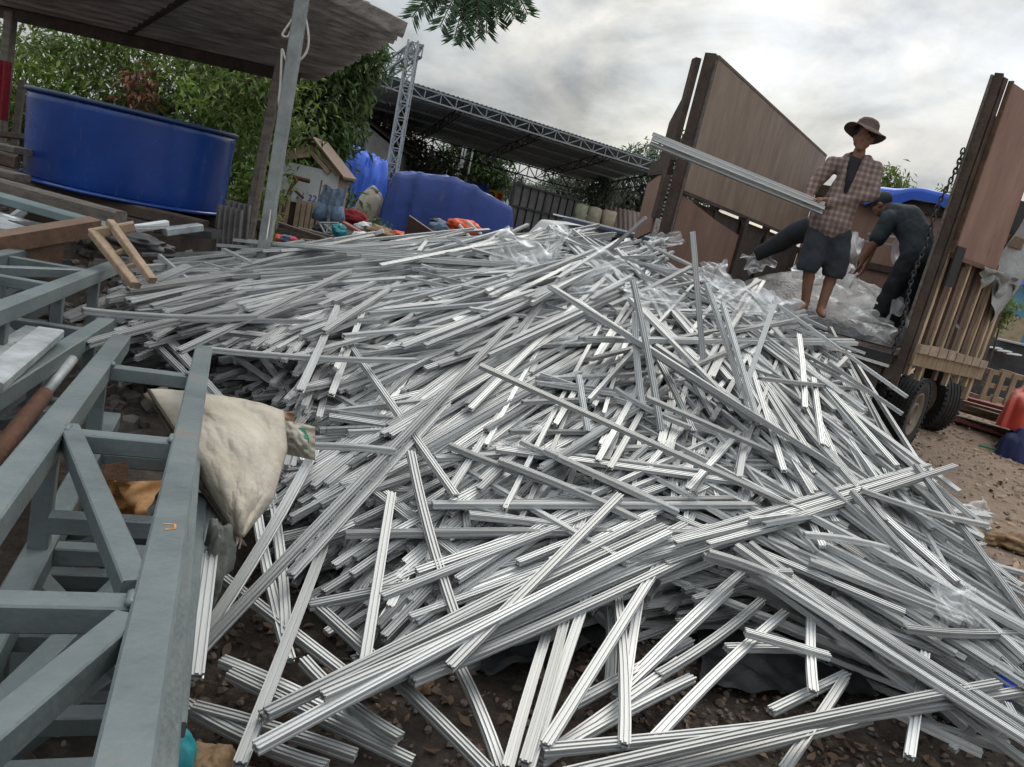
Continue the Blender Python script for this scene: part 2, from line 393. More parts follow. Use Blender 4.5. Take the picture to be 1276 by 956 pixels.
# ------------------------------------------------------------------ rails
def rail_mesh(hollow=True):
    w, h, g = .0150, .0108, .0042
    top = [(-w, h), (-w+.0048, h), (-w+.0052, h-g), (-.0042, h-g), (-.0037, h), (.0037, h), (.0042, h-g), (w-.0052, h-g), (w-.0048, h), (w, h)]
    side = [(w, .0045), (w-.003, .0035), (w-.003, -.0035), (w, -.0045)]
    half = top + side
    pr = half + [(-x, -y) for x, y in half]
    pr = pr[::-1]
    n = len(pr); mb = MB()
    for y in (-.5, .5): mb.v += [V((x, y, z)) for x, z in pr]
    if not hollow: mb.f += [[i, (i+1) % n, n+(i+1) % n, n+i] for i in range(n)]
    else:
        rows = [0] + [2*n+k*n for k in range(7)] + [n]
        for k in range(1, 8): mb.v += [V((x, k/8-.5, z)) for x, z in pr]
        for k in range(8): mb.f += [[rows[k]+i, rows[k]+(i+1) % n, rows[k+1]+(i+1) % n, rows[k+1]+i] for i in range(n)]
    if hollow:
        for e, y in ((0, -.5), (1, .5)):
            b1 = len(mb.v); ins = -y*.04
            inner = [(max(-w+.006, min(w-.006, x*.82)), max(-h+.007, min(h-.007, z*.82))) for x, z in pr]
            mb.v += [V((x, y, z)) for x, z in inner]; mb.v += [V((x, y+ins, z)) for x, z in inner]
            for i in range(n):
                j = (i+1) % n; o_ = e*n
                q = [[o_+i, b1+i, b1+j, o_+j], [b1+i, b1+n+i, b1+n+j, b1+j]]
                mb.f += [f[::-1] if e else f for f in q]
            mb.f.append([b1+n+i for i in range(n)][::-1 if e else 1])
    else:
        mb.f.append(list(range(n))[::-1]); mb.f.append(list(range(n, 2*n)))
    return mb
RAILS = []      # each: a, b (world ends), roll, hero label or None
def add_rail(a, b_, roll=0, label=None, hero=False, up=None):
    RAILS.append(dict(a=V(a), b=V(b_), roll=roll, label=label, hero=hero, up=up))
def settle(a, b_, off, amount=1.0, cap=.25):
    """raise a straight rail until it rests on the mound"""
    need = 0
    for k in range(1, 8):
        p = a.lerp(b_, k/8); need = max(need, max(H(p.x, p.y), 0)+off-p.z)
    need = min(need*amount, cap)
    return a+V((0, 0, need)), b_+V((0, 0, need))
def hero(u1, v1, u2, v2, n=1, off=.05, off2=None, label=None, d1=None, d2=None, gap=.0355):
    off += .07; off2 = None if off2 is None else off2+.07
    a = P(u1, v1, d1) if d1 else hit(u1, v1, off); b_ = P(u2, v2, d2) if d2 else hit(u2, v2, off if off2 is None else off2)
    if a is None or b_ is None: return
    if not (d1 or d2): a, b_ = settle(a, b_, off-.03, 1, .5)
    d = (b_-a).normalized(); side = d.cross(V((0, 0, 1)))
    side = side.normalized() if side.length > .15 else RT.copy()
    for i in range(n):
        t = (i-(n-1)/2)
        sh = d*random.uniform(-.16, .16) if n > 1 else V((0, 0, 0))
        fan = side*random.uniform(-.035, .035) + V((0, 0, random.uniform(-.03, .02)))
        add_rail(a+side*t*gap+sh-fan*.8, b_+side*t*gap*(1.0)+sh+fan, random.choice((0, 0, .06, -.08)), label if i == (n-1)//2 else None, True)

UPR = 'rail standing almost upright out of the pile in front of the plywood truck wall'
hero(862, 292, 882, 500, d1=5.0, d2=5.0, label='tallest ' + UPR)
hero(785, 375, 905, 492, off=.16, label='dark edged rail slanting down right from the pile shoulder below the white car')
hero(787, 352, 826, 535, off=.22, d1=4.75, d2=4.25, label='steep rail propped just left of the tall upright rail')
hero(793, 392, 800, 520, d1=4.7, d2=4.4)
hero(880, 358, 930, 505, d1=5.0, d2=4.6, label='steep rail propped just right of the tall upright rail')
hero(902, 383, 944, 525, d1=4.95, d2=4.45)
hero(960, 379, 930, 500, d1=5.1, d2=4.6, label='steep rail leaning right beneath the feet of the man in the hat')
hero(806, 270, 748, 322, d1=6.2, d2=6.4, label='rail end poking up above the pile crest beside the white car')
hero(857, 331, 765, 384, off=.12)
hero(945, 352, 890, 385, off=.12)
hero(430, 419, 566, 621, off=.14, label='dark single rail crossing the middle of the pile from upper left to lower right')
hero(642, 397, 250, 812, off=.13, label='long bright rail running from mid pile down to the dirt beside the truss')
hero(391, 564, 244, 804, off=.12, label='rail ending on the dirt next to the long bright rail, below the white sack')
hero(520, 391, 737, 314, off=.10, label='bright rail rising right across the crest of the pile to a plastic wrap')
hero(500, 414, 671, 361, n=2, off=.08)
hero(588, 408, 697, 355, n=2, off=.10)
hero(592, 566, 770, 632, n=2, off=.14, label='rear rail of a pair slanting down right in the centre of the pile')
hero(678, 568, 830, 622, n=3, off=.14, label='middle rail of three lying together right of the centre of the pile')
hero(515, 567, 563, 768, off=.16, label='steep rail with an end hole left of the pile centre, over the long bundle')
hero(575, 823, 612, 956, off=.03)
hero(552, 632, 950, 622, n=2, off=.10)
hero(720, 485, 726, 545, off=.15, off2=.05)
hero(765, 485, 862, 532, off=.12)
hero(808, 438, 870, 535, off=.12)
hero(775, 615, 556, 836, off=.17, label='bright rail rising right over the long bundles with its cut end at the lower left')
hero(335, 898, 832, 656, n=4, off=.14, gap=.0355, label='second rail from the back of four bundled side by side across the pile foot')
hero(445, 858, 880, 672, n=4, off=.11, gap=.0355)
hero(810, 700, 1170, 580, n=4, off=.14, gap=.0355, label='second rail from the back of the bundle pointing past the truck wheel on the right')
hero(426, 672, 905, 655, n=2, off=.10)
hero(386, 757, 783, 672, n=1, off=.10)
hero(495, 620, 441, 825, off=.12)
hero(386, 753, 612, 956, off=.07, label='rail running down right over the dirt to the bottom edge')
hero(386, 822, 488, 922, off=.07)
hero(440, 600, 580, 693, n=2, off=.08)
hero(549, 632, 680, 652, n=2, off=.12)
hero(696, 749, 631, 956, off=.10); hero(716, 738, 646, 956, off=.12); hero(732, 735, 663, 956, off=.12, label='rightmost of three near parallel rails standing toward the bottom edge')
hero(828, 690, 680, 935, off=.12)
hero(765, 736, 784, 937, off=.12); hero(800, 708, 786, 868, off=.09); hero(759, 760, 760, 857, off=.05)
hero(715, 885, 862, 790, off=.05); hero(676, 942, 866, 834, off=.07, n=2)
hero(640, 962, 1252, 857, off=.10, n=2, label='rear one of two near level rails at the bottom edge ending in blue tape')
hero(700, 975, 1120, 895, off=.05, n=2)
hero(805, 928, 985, 760, off=.10); hero(820, 849, 950, 741, off=.07); hero(790, 835, 932, 715, off=.07); hero(770, 870, 905, 735, off=.05)
hero(928, 793, 1034, 812, off=.20, n=1); hero(906, 816, 1010, 800, off=.14); hero(1014, 745, 1010, 868, off=.14)
hero(1047, 849, 984, 956, off=.05); hero(965, 898, 1050, 828, off=.06); hero(1146, 815, 1142, 944, off=.09)
hero(955, 706, 1290, 925, n=5, off=.17, gap=.0355, label='middle one of five bundled rails running down to the lower right corner')
hero(920, 712, 1170, 868, off=.14); hero(850, 687, 960, 712, n=2, off=.20)
hero(984, 690, 1178, 760, n=3, off=.14); hero(1131, 794, 1290, 774, off=.16, n=1)
hero(1043, 615, 1276, 823, off=.12, n=2); hero(1062, 618, 1174, 735, off=.14); hero(1140, 585, 1290, 775, off=.12, n=1)
hero(1073, 608, 1232, 658, off=.16); hero(999, 671, 1110, 678, off=.16); hero(1118, 890, 1250, 938, off=.06, n=2)
hero(1070, 770, 1290, 955, off=.10, n=2); hero(1190, 935, 1215, 900, off=.05); hero(1262, 880, 1290, 960, off=.08)
hero(1044, 447, 1109, 415, off=.14); hero(970, 378, 1129, 498, off=.12); hero(1032, 455, 1125, 512, off=.14, n=1); hero(1026, 432, 1105, 462, off=.12)
hero(992, 420, 1008, 505, off=.14); hero(1010, 468, 1030, 560, off=.08)
hero(735, 370, 780, 352, off=.1, n=2)
hero(102, 386, 320, 396, off=.22, label='bright white rail laid level over the far ends of the trusses')
hero(102, 435, 299, 382, off=.20); hero(52, 400, 226, 342, n=2, off=.18, d1=3.55, d2=4.6); hero(240, 396, 480, 404, off=.12)
hero(250, 432, 520, 452, off=.13); hero(301, 303, 560, 318, n=3, off=.05); hero(253, 328, 290, 338, off=.1); hero(278, 310, 312, 328, off=.12)
hero(161, 338, 300, 332, off=.10); hero(261, 345, 440, 327, off=.10); hero(218, 437, 440, 338, off=.12, label='bright rail rising right from above the white sack toward the back of the pile'); hero(326, 348, 500, 330, off=.10)
hero(150, 287, 210, 279, d1=5.2, d2=5.4)
hero(351, 556, 492, 563, off=.20, label='short bright level rail coming out of the white sack mouth')
hero(408, 680, 290, 956, off=.08, label='rail sloping down left across bare dirt to the bottom edge, beyond the truss')
hero(360, 719, 560, 500, off=.12); hero(238, 877, 430, 955, off=.02, n=2); hero(257, 821, 470, 922, off=.03, n=2); hero(282, 713, 425, 850, off=.03)
hero(331, 630, 358, 829, off=.04, n=2); hero(420, 390, 370, 500, off=.12); hero(455, 395, 405, 500, off=.10)
hero(262, 640, 230, 888, d1=2.45, d2=1.72, n=2, label='right one of two rails lying along the right side of the nearest truss')
hero(905, 412, 1000, 398, off=.12, n=2); hero(820, 360, 880, 350, off=.1); hero(770, 300, 700, 345, off=.1)
hero(700, 480, 795, 500, off=.1, n=2); hero(690, 475, 780, 462, off=.08, n=3)

# generic rails by photo region: (u, v, weight, [directions in degrees], spread)
FIELD = [(190, 345, [14], 5), (330, 325, [5, 12], 5), (480, 330, [8, 16], 6), (620, 335, [18, 8], 8), (300, 420, [8, 20], 8), (420, 400, [18], 7), (560, 400, [28, 20], 7), (680, 400, [30, 18], 9),
         (380, 500, [12, 60], 14), (480, 500, [38], 9), (600, 480, [42, 30], 8), (700, 480, [38, 8], 10), (560, 590, [45, 20], 12), (680, 560, [40, 70], 14), (780, 330, [25, -25], 14),
         (850, 400, [65, -45, 20], 18), (940, 430, [-60, 75, -20], 18), (1040, 440, [-32, -15, 10], 14), (830, 520, [70, 50, -55], 18), (950, 530, [60, -60, 5], 18), (1060, 540, [-45, 10, -60], 18),
         (760, 600, [50, 5, -15], 15), (900, 610, [8, 50, -20], 15), (1040, 620, [12, -40], 14), (430, 620, [55, -30], 15), (480, 720, [55, 40], 12), (620, 700, [30, 45], 10), (760, 690, [20, 35], 12),
         (900, 690, [15, -28], 12), (1030, 720, [-32, -25], 9), (1180, 690, [-38, -50], 9), (1160, 790, [-35], 8), (1250, 850, [-38], 8), (560, 800, [35, 25], 10), (850, 760, [35, 20], 10)]
MASK = [(120, 410), (170, 325), (300, 303), (480, 300), (600, 290), (700, 288), (790, 292), (840, 335), (930, 352), (1000, 392), (1064, 420), (1076, 490), (1080, 560), (1130, 588), (1200, 640), (1245, 700), (1300, 780), (1300, 920), (1200, 880), (1100, 830), (1010, 775), (940, 735), (860, 725), (780, 755), (700, 775), (640, 800), (560, 835), (470, 830), (430, 760), (370, 700), (340, 620), (380, 545), (320, 480), (240, 440), (150, 440)]
def inside(u, v, poly):
    c = False; j = len(poly)-1
    for i in range(len(poly)):
        (x1, y1), (x2, y2) = poly[i], poly[j]
        if (y1 > v) != (y2 > v) and u < (x2-x1)*(v-y1)/(y2-y1)+x1: c = not c
        j = i
    return c
rg = random.Random(5)
def pick_dir(u, v):
    ws = [math.exp(-((u-f[0])**2+(v-f[1])**2)/(2*65**2))+1e-9 for f in FIELD]
    f = rg.choices(FIELD, ws)[0]
    return rg.choice(f[2]) + rg.gauss(0, f[3]*.62)
made = 0; tries = 0
while made < 4600 and tries < 26000:
    tries += 1
    u, v = rg.uniform(110, 1290), rg.uniform(288, 900)
    # even density per ground area rather than per picture area
    if not inside(u, v, MASK): continue
    c = hit(u, v)
    if c is None or (c.y > 8.2): continue
    if rg.random() > min(1, (c.y/4.2)**1.1): continue
    ang = R(pick_dir(u, v))
    c2 = hit(u+24*math.cos(ang), v-24*math.sin(ang))
    if c2 is None: c2 = hit(u-24*math.cos(ang), v+24*math.sin(ang)); sgn = -1
    if c2 is None: continue
    d = (c2-c); d.z *= .8
    if d.length < .01: continue
    d.normalize()
    n = rg.choice((1, 1, 1, 1, 2, 2, 3, 4)); Lr = rg.choice((1.8, 2.3, 2.7, 3.0, 3.2)) + (.5 if u < 620 and v < 440 else 0)
    depth = rg.choice((0, 0, -.05, -.1, -.15, -.22)) + rg.uniform(-.03, .03)
    a0, b0 = c-d*Lr/2, c+d*Lr/2
    ok = True
    for q in (a0, b0):
        pu, pv, pd = proj(q)
        if pd < 1.4 or not inside(pu, pv, MASK): ok = False
        if q.y > 7.9 and q.x > 2.2: ok = False
    if not ok:
        for att in range(9):
            Lt = Lr*(1, 1, 1, .85, .85, .7, .7, .55, .45)[att]; s0_ = rg.uniform(-.5, .5)*Lt; cc_ = c+d*s0_
            a0, b0 = cc_-d*Lt/2, cc_+d*Lt/2
            if all(proj(q)[2] > 1.4 and inside(*proj(q)[:2], MASK) and not (q.y > 7.9 and q.x > 2.2) for q in (a0, b0)): ok = True; break
        if not ok: continue
    a0 = V((a0.x, a0.y, max(a0.z, gz(a0.x, a0.y)+.03))); b0 = V((b0.x, b0.y, max(b0.z, gz(b0.x, b0.y)+.03)))
    a0, b0 = settle(a0, b0, depth, .75)
    a0.z += depth; b0.z += depth
    d = (b0-a0).normalized(); side = d.cross(V((0, 0, 1))).normalized()
    for i in range(n):
        t = (i-(n-1)/2)*.032; sh = d*rg.uniform(-.12, .12); fan = side*rg.uniform(-.03, .03); dz = V((0, 0, rg.uniform(-.02, .015)))
        add_rail(a0+side*t+sh-fan, b0+side*t+sh+fan+dz, rg.choice((0, 0, 0, 1.57, .3, -.3, .1)))
        made += 1
def rail_matrix(r):
    d = r['b']-r['a']; Lr = d.length; d.normalize()
    z = V((0, 0, 1)) if abs(d.z) < .9 else V((0, -1, 0))
    x = d.cross(z).normalized(); z = x.cross(d)
    q = Matrix((x, d, z)).transposed() @ Matrix.Rotation(r['roll'], 3, 'Y')
    return q, (r['a']+r['b'])/2, Lr
# which rails show largest from where the photo was taken -> those are separate things
bv, bf, owner = [], [], []
for i, r in enumerate(RAILS):
    q, c, Lr = rail_matrix(r); n0 = len(bv)
    for x, y, z in ((-1,-1,-1),(1,-1,-1),(1,1,-1),(-1,1,-1),(-1,-1,1),(1,-1,1),(1,1,1),(-1,1,1)):
        bv.append(c + q @ V((x*.0150, y*Lr/2, z*.0108)))
    for f in ((3,2,1,0),(4,5,6,7),(0,1,5,4),(1,2,6,5),(2,3,7,6),(3,0,4,7)): bf.append([n0+k for k in f]); owner.append(i)
bvh = BVHTree.FromPolygons(bv, bf)
cnt = [0]*len(RAILS)
for v in range(260, 957, 3):
    for u in range(0, 1277, 3):
        h_ = bvh.ray_cast(EYE, ray(u, v).normalized(), 12)
        if h_[2] is not None: cnt[owner[h_[2]]] += 1
order = sorted(range(len(RAILS)), key=lambda i: -(cnt[i] + (10000 if RAILS[i]['label'] else 0)))
single = set(order[:300])
RM = rail_mesh(True); RMES = []
for bx_, bz_ in ((0, 0), (.010, -.006), (-.012, -.004), (.004, -.014), (-.004, .008)):     # straight and slightly bent rails
    rme = bpy.data.meshes.new('aluminium_rail'); rme.from_pydata([V((p.x+bx_*(.25-p.y*p.y)*4, p.y, p.z+bz_*(.25-p.y*p.y)*4)) for p in RM.v], [], RM.f); rme.materials.append(ALU); RMES.append(rme)
rme = RMES[0]
ZONES = [(190, 370, 'lying over the far ends of the grey trusses'), (340, 320, 'at the back of the pile below the blue tub'), (480, 325, 'at the back of the pile before the wooden hut'), (610, 325, 'at the back of the pile before the blue tarp'),
         (730, 335, 'on the pile crest before the white car'), (850, 380, 'before the rear edge of the plywood truck wall'), (950, 400, 'on the slope below the man in the hat'), (1050, 440, 'sliding off the tail of the truck'), (1090, 540, 'beside the rear wheel of the truck'),
         (300, 450, 'above the white sack'), (450, 440, 'on the upper left slope of the pile'), (600, 430, 'on the upper middle slope of the pile'), (720, 440, 'midway between crest and centre of the pile'), (430, 560, 'just right of the white sack'), (560, 560, 'left of the centre of the pile'),
         (700, 560, 'at the centre of the pile'), (830, 500, 'around the foot of the upright rails'), (960, 500, 'in the tangle right of the upright rails'), (850, 600, 'below the tangle of steep rails'), (1000, 610, 'on the right shoulder of the pile'), (1150, 620, 'on the edge of the pile next to the dirt road'),
         (330, 680, 'on the dirt below the tip of the white sack'), (470, 700, 'on the lower left slope of the pile'), (620, 700, 'under the long bundles'), (760, 680, 'on top of the long bundles'), (900, 680, 'at the neck where the bundles meet'), (1050, 700, 'on the lower right slope of the pile'), (1200, 740, 'beside the loose plastic scrap at the right'),
         (350, 850, 'on bare dirt next to the nearest truss'), (480, 850, 'crossing leaf litter at the pile foot'), (640, 860, 'at the bottom edge in the middle'), (780, 820, 'over the black sheet at the pile foot'), (930, 820, 'bridging the dirt hollow at the lower right'), (1080, 830, 'near the lower right corner over black sheet'), (1230, 880, 'next to the blue tape')]
groups = {}
for i in single:
    r = RAILS[i]; q, c, Lr = rail_matrix(r)
    if r['label']: continue
    (u1, v1, _), (u2, v2, _) = proj(r['a']), proj(r['b'])
    if u2 < u1: u1, v1, u2, v2 = u2, v2, u1, v1
    an = math.degrees(math.atan2(v1-v2, u2-u1+1e-6))
    k = 'steep' if abs(an) > 58 else 'level' if abs(an) < 9 else 'rising right' if an > 0 else 'falling right'
    um, vm = (u1+u2)/2, (v1+v2)/2
    zn = min(ZONES, key=lambda z: (z[0]-um)**2+(z[1]-vm)**2)[2]
    groups.setdefault((zn, k), []).append((Lr, vm, i))
for (zn, k), lst in groups.items():
    word = {'steep': 'steep', 'level': 'level', 'rising right': 'right-rising', 'falling right': 'right-falling'}[k]
    for j, (Lr, vm, i) in enumerate(lst): RAILS[i]['lab'] = '%s silver rail %s' % (word, zn)
    if len(lst) > 1:
        a = max(lst)[2]; RAILS[a]['lab'] = 'longest %s silver rail %s' % (word, zn)
        rest = [x for x in lst if x[2] != a]
        b_ = min(rest)[2]; RAILS[b_]['lab'] = 'shortest %s silver rail %s' % (word, zn)
        rest = [x for x in rest if x[2] != b_]
        if rest:
            t_ = min(rest, key=lambda x: x[1])[2]; RAILS[t_]['lab'] = 'upper %s silver rail %s' % (word, zn)
            rest = [x for x in rest if x[2] != t_]
        if rest:
            t_ = max(rest, key=lambda x: x[1])[2]; RAILS[t_]['lab'] = 'lowest %s silver rail %s' % (word, zn)
            rest = [x for x in rest if x[2] != t_]
        for x in rest: RAILS[x[2]]['lab'] = 'middling %s silver rail %s' % (word, zn)
for i in sorted(single):
    r = RAILS[i]; q, c, Lr = rail_matrix(r)
    o = bpy.data.objects.new('aluminium_rail', RMES[0] if i % 5 < 2 else RMES[i % 5]); COL.objects.link(o)
    kk = (1.18 if c.y < 3.6 else 1.08) if r['hero'] else 1
    o.matrix_world = Matrix.Translation(c) @ q.to_4x4() @ Matrix.Diagonal((kk, Lr, kk, 1))
    tag(o, r['label'] or r['lab'], 'metal rail', 'aluminium rails heaped in the pile')
mb = MB(); SM = rail_mesh(False)
for i, r in enumerate(RAILS):
    if i in single: continue
    q, c, Lr = rail_matrix(r)
    if cnt[i] == 0 and rg.random() < .75: continue
    ns = max(1, int(round(Lr/.22))); n0 = len(mb.v); ring = [p for p in SM.v[:len(SM.v)//2]]; nr = len(ring)
    be, bs = rg.gauss(0, .007)*Lr, rg.gauss(-.003, .006)*Lr
    for k in range(ns+1): mb.v += [c + q @ V((p.x+be*(.25-(k/ns-.5)**2)*4, (k/ns-.5)*Lr, p.z+bs*(.25-(k/ns-.5)**2)*4)) for p in ring]
    for k in range(ns): mb.f += [[n0+k*nr+j, n0+k*nr+(j+1) % nr, n0+(k+1)*nr+(j+1) % nr, n0+(k+1)*nr+j] for j in range(nr)]
    mb.f += [[n0+j for j in range(nr)][::-1], [n0+ns*nr+j for j in range(nr)]]
print('RAILS', len(RAILS), 'unseen', sum(1 for c in cnt if c == 0), 'min single', cnt[order[299]], len(mb.f))
tag(mb.build('loose_rails', ALU), kind='stuff')
o = None

# ------------------------------------------------------------------ grey steel trusses at the left
TR_AZ = R(-22)
def truss(label, right_far, width, back, fwd, depth, bars, diags, tube=.061, low_bars=(), group='grey steel trusses stacked at the left', az=TR_AZ, skew=0, lower=True, material=STEEL, dz=0):
    """box girder: local y runs away from us along the right top chord, x to the left chord, z up"""
    t = thing('steel_truss', right_far, label, 'steel truss', group)
    dY = V((math.sin(az)*math.cos(dz), math.cos(az)*math.cos(dz), math.sin(dz))); dX = V((-dY.y, dY.x, 0)).normalized(); dZ = dX.cross(dY) * -1
    if dZ.z < 0: dZ = -dZ
    O_ = V(right_far)
    T = lambda x, y, z: O_ + dX*x + dY*y + dZ*z
    def bm(name, a, b_, w, h, up=(0, 0, 1), mt=None): return MB().beam(a, b_, w, h, up, w*.07).build(name, mt or material, t)
    ch = []
    for x in (0, width): ch.append(bm('top_chord', T(x, -back, 0), T(x, fwd if x == 0 else fwd+skew, 0), tube, tube, dZ))
    if lower:
        for x in (0, width): bm('bottom_chord', T(x, -back, -depth), T(x, fwd if x == 0 else fwd+skew, -depth), tube, tube, dZ)
    for y in bars:
        bm('cross_bar', T(tube*.52, y, -.004), T(width-tube*.52, y, -.004), tube*.78, tube*.72, dZ)
        if lower: bm('cross_bar', T(tube*.52, y+.03, -depth), T(width-tube*.52, y+.03, -depth), tube*.78, tube*.72, dZ)
        if lower:
            for x in (0, width): bm('upright', T(x, y, -tube/2), T(x, y, -depth+tube/2), tube*.7, tube*.7, dX)
    for y in low_bars: bm('cross_bar', T(tube*.52, y, -depth*.55), T(width-tube*.52, y, -depth*.55), tube*.7, tube*.7, dZ)
    for (xa, ya, xb, yb) in diags:
        bm('diagonal_brace', T(xa*width+(tube*.5 if xa < .5 else -tube*.5), ya, .004), T(xb*width+(tube*.5 if xb < .5 else -tube*.5), yb, .004), tube*.7, tube*.7, dZ)
        if lower: bm('diagonal_brace', T(xb*width+(tube*.5 if xb < .5 else -tube*.5), ya+.05, -depth+.004), T(xa*width+(tube*.5 if xa < .5 else -tube*.5), yb+.05, -depth+.004), tube*.7, tube*.7, dZ)
    return t, T, ch
A1 = P(253, 441, 2.95)
t1, T1, ch1 = truss('nearest grey primed truss with an orange crayon mark, under the white sack', A1, .285, 2.9, 0, .30, [-.47, -1.19, -1.98, -2.6], [(1, -1.16, 0, -1.93), (0, -2.03, 1, -2.55)], dz=R(-3), low_bars=[-1.29])
# crayon mark and weld beads
dY = (T1(0, 1, 0)-T1(0, 0, 0))
mk = MB()
c0 = T1(0.0, -1.74, .0312)
ax, ay = T1(1, 0, 0)-T1(0, 0, 0), dY
az_ = T1(0, 0, 1)-T1(0, 0, 0)
for (x1, y1, x2, y2) in ((.010, .014, -.009, .016), (-.009, .016, -.010, -.006), (-.010, -.006, .006, -.010)):
    mk.beam(c0+ax*x1+ay*y1, c0+ax*x2+ay*y2, .0035, .001, az_, 0)
mk.build('crayon_mark', ORANGEINK, ch1[0])
for y in (-.47, -1.19, -1.98):
    for x in (.033, .252):
        wd = MB()
        wd.tube([T1(x, y-.024+k*.012, .022+random.uniform(-.004, .004)) for k in range(5)], [.006, .008, .0065, .008, .005], 7).build('weld_bead', STEEL, t1, smooth=True)
A2 = P(262, 452, 3.05) + V((.02, 0, -.40))
truss('lower grey truss lying directly beneath the nearest one', A2, .37, 2.7, .1, .2, [-.4, -.75, -1.05, -1.35, -1.65, -2.0], [(0, -.45, 1, -1.0), (1, -1.1, 0, -1.6)], az=R(-21.5), dz=R(-2), tube=.06)
A3 = P(134, 396, 3.35) + V((0, 0, -.03))
truss('middle grey truss with planks and a rusty pipe lying along it', A3, .36, 3.2, .0, .32, [-.25, -.9, -1.5], [(1, -.3, 0, -.85), (0, -1.0, 1, -1.45)], az=R(-17), dz=R(-2))
A4 = P(140, 334, 4.1)
truss('far left grey truss lying below the brown carved beam', A4, .40, 3.6, .35, .34, [-.35, -.95, -1.6, -2.3], [(0, -.40, 1, -.9), (1, -1.0, 0, -1.55)], az=R(-17.5), dz=R(-2))
A5 = P(60, 345, 4.6) + V((-.3, .1, -.2))
truss('grey truss half hidden at the far left edge under splintered boards', A5, .40, 2.4, .5, .3, [-.3, -.9, -1.6], [(0, -.35, 1, -.85)], az=R(-19))
# box tubes stacked under the nearest truss, running beside it
for k, (u1, v1, d1, u2, v2, d2, w) in enumerate(((240, 560, 2.4, 205, 940, 1.42, .055), (252, 600, 2.45, 222, 880, 1.62, .045))):
    tag(MB().beam(P(u1, v1, d1)-V((0, 0, .06)), P(u2, v2, d2)-V((0, 0, .06)), w, w, ch=.004).build('box_tube', STEEL, origin=P(u2, v2, d2)),
        ['wider grey box tube tucked against the right side of the nearest truss', 'thinner grey box tube beside the rails under the white sack'][k], 'steel tube')
for k, (u1, v1, d1, u2, v2, d2) in enumerate(((62, 424, 2.75, -20, 494, 2.1), (45, 422, 2.9, -30, 470, 2.4))):
    tag(MB().beam(P(u1, v1, d1)+V((0, 0, .03)), P(u2, v2, d2)+V((0, 0, .03)), .085, .03, ch=.004).build('plank', STEELWORN, origin=P(u2, v2, d2)),
        ['broader pale grey plank lying over the middle truss', 'narrower pale grey plank behind the broader one'][k], 'plank')
pp = thing('rusty_pipe', P(0, 590, 1.9), 'rusty brown pipe with a bright cut end between the trusses', 'pipe')
MB().tube([P(55, 492, 2.5), P(-40, 612, 1.85)], .026, 16).build('pipe_body', RUST, pp, smooth=True)
MB().tube([P(90, 448, 2.75), P(54, 494, 2.49)], .018, 14).build('inner_tube', STEELWORN, pp, smooth=True)
# brown leatherette scrap inside the truss
tt = thing('crumpled_scrap', P(155, 650, 2.25), 'crumpled tan leatherette scrap lying inside the nearest truss', 'scrap')
c = P(155, 632, 2.22)
MB().grid(lambda a, b_: c + RT*((a-.5)*.17) + UP*((b_-.5)*.15) + V((0, -1, .3))*(.05*math.sin(a*7+b_*4) + .05*nz((a, b_), 5)), 16, 14).build('leatherette_sheet', LEATHER, tt, smooth=True)
c2 = P(133, 610, 2.3)
MB().grid(lambda a, b_: c2 + RT*((a-.5)*.075+.02*b_) + UP*((b_-.5)*.16) + V((0, -1, .2))*(.02*math.sin(a*5)), 6, 8).build('stiff_brown_flap', WOODB, tt)
# white sack draped over the nearest truss
sk = thing('woven_sack', P(297, 672, 2.3), 'dirty white woven sack hanging off the nearest truss, tied with string', 'sack')
LE = [(186, 487, 2.62), (222, 540, 2.52), (258, 605, 2.42), (297, 668, 2.36)]
TE = [(186, 487, 2.62), (240, 492, 2.76), (300, 500, 2.86), (352, 514, 2.86)]
RE = [(352, 514, 2.86), (356, 560, 2.76), (338, 622, 2.55), (301, 668, 2.36)]
def pl(pts, t):
    n = len(pts)-1; i = min(int(t*n), n-1); f = t*n-i
    a, b_ = pts[i], pts[i+1]; return P(*[a[k]+(b_[k]-a[k])*f for k in range(3)])
def sackfn(s_, t):
    tp, rt, lf = pl(TE, s_), pl(RE, t), pl(LE, t)
    bt = pl([LE[-1], RE[-1]], s_)
    p = lf*(1-s_)+rt*s_ + tp*(1-t)+bt*t - (pl(TE, 0)*(1-s_)*(1-t)+pl(TE, 1)*s_*(1-t)+pl(LE, 1)*(1-s_)*t+pl(RE, 1)*s_*t)
    bul = math.sin(math.pi*s_)**.7*math.sin(math.pi*min(1, t*.95+.02))**.6
    fold = .014*math.sin(s_*17+t*6)*t + .012*math.sin(s_*9-t*11) + .02*nz((s_*3, t*3), 2.2) + .008*nz((s_*3, t*3), 7)
    return p + V((.35, -1, .55)).normalized()*(.15*bul + fold*min(1, 4*s_, 4*(1-s_)+.3))
so_ = MB().grid(sackfn, 56, 48).build('sack_cloth', SACK, sk, smooth=True)
so_.modifiers.new('thick', 'SOLIDIFY').thickness = .008
def backfn(s_, t):
    a = pl(LE, t); return a + V((-.02-.05*s_*math.sin(t*3.1), .16*s_, -.02-.10*s_*t)) + V((0, 0, .01*math.sin(9*t)))
MB().grid(backfn, 8, 20).build('sack_underside', SACKIN, sk, smooth=True).modifiers.new('thick', 'SOLIDIFY').thickness = .005
MB().tube([P(186, 488, 2.60)+V((0, -.01, .01))] + [pl(LE, k/10)+V((0, -.012, .006)) for k in range(1, 11)], .006, 6).build('hem_cord', SACKIN, sk)
s0 = P(297, 664, 2.33)
MB().tube([s0, s0+V((.004, -.01, -.03)), s0+V((-.008, -.01, -.055))], .004, 6).tube([s0, s0+V((.012, 0, -.025)), s0+V((.010, 0, -.05))], .003, 6).build('string', SACK, sk)
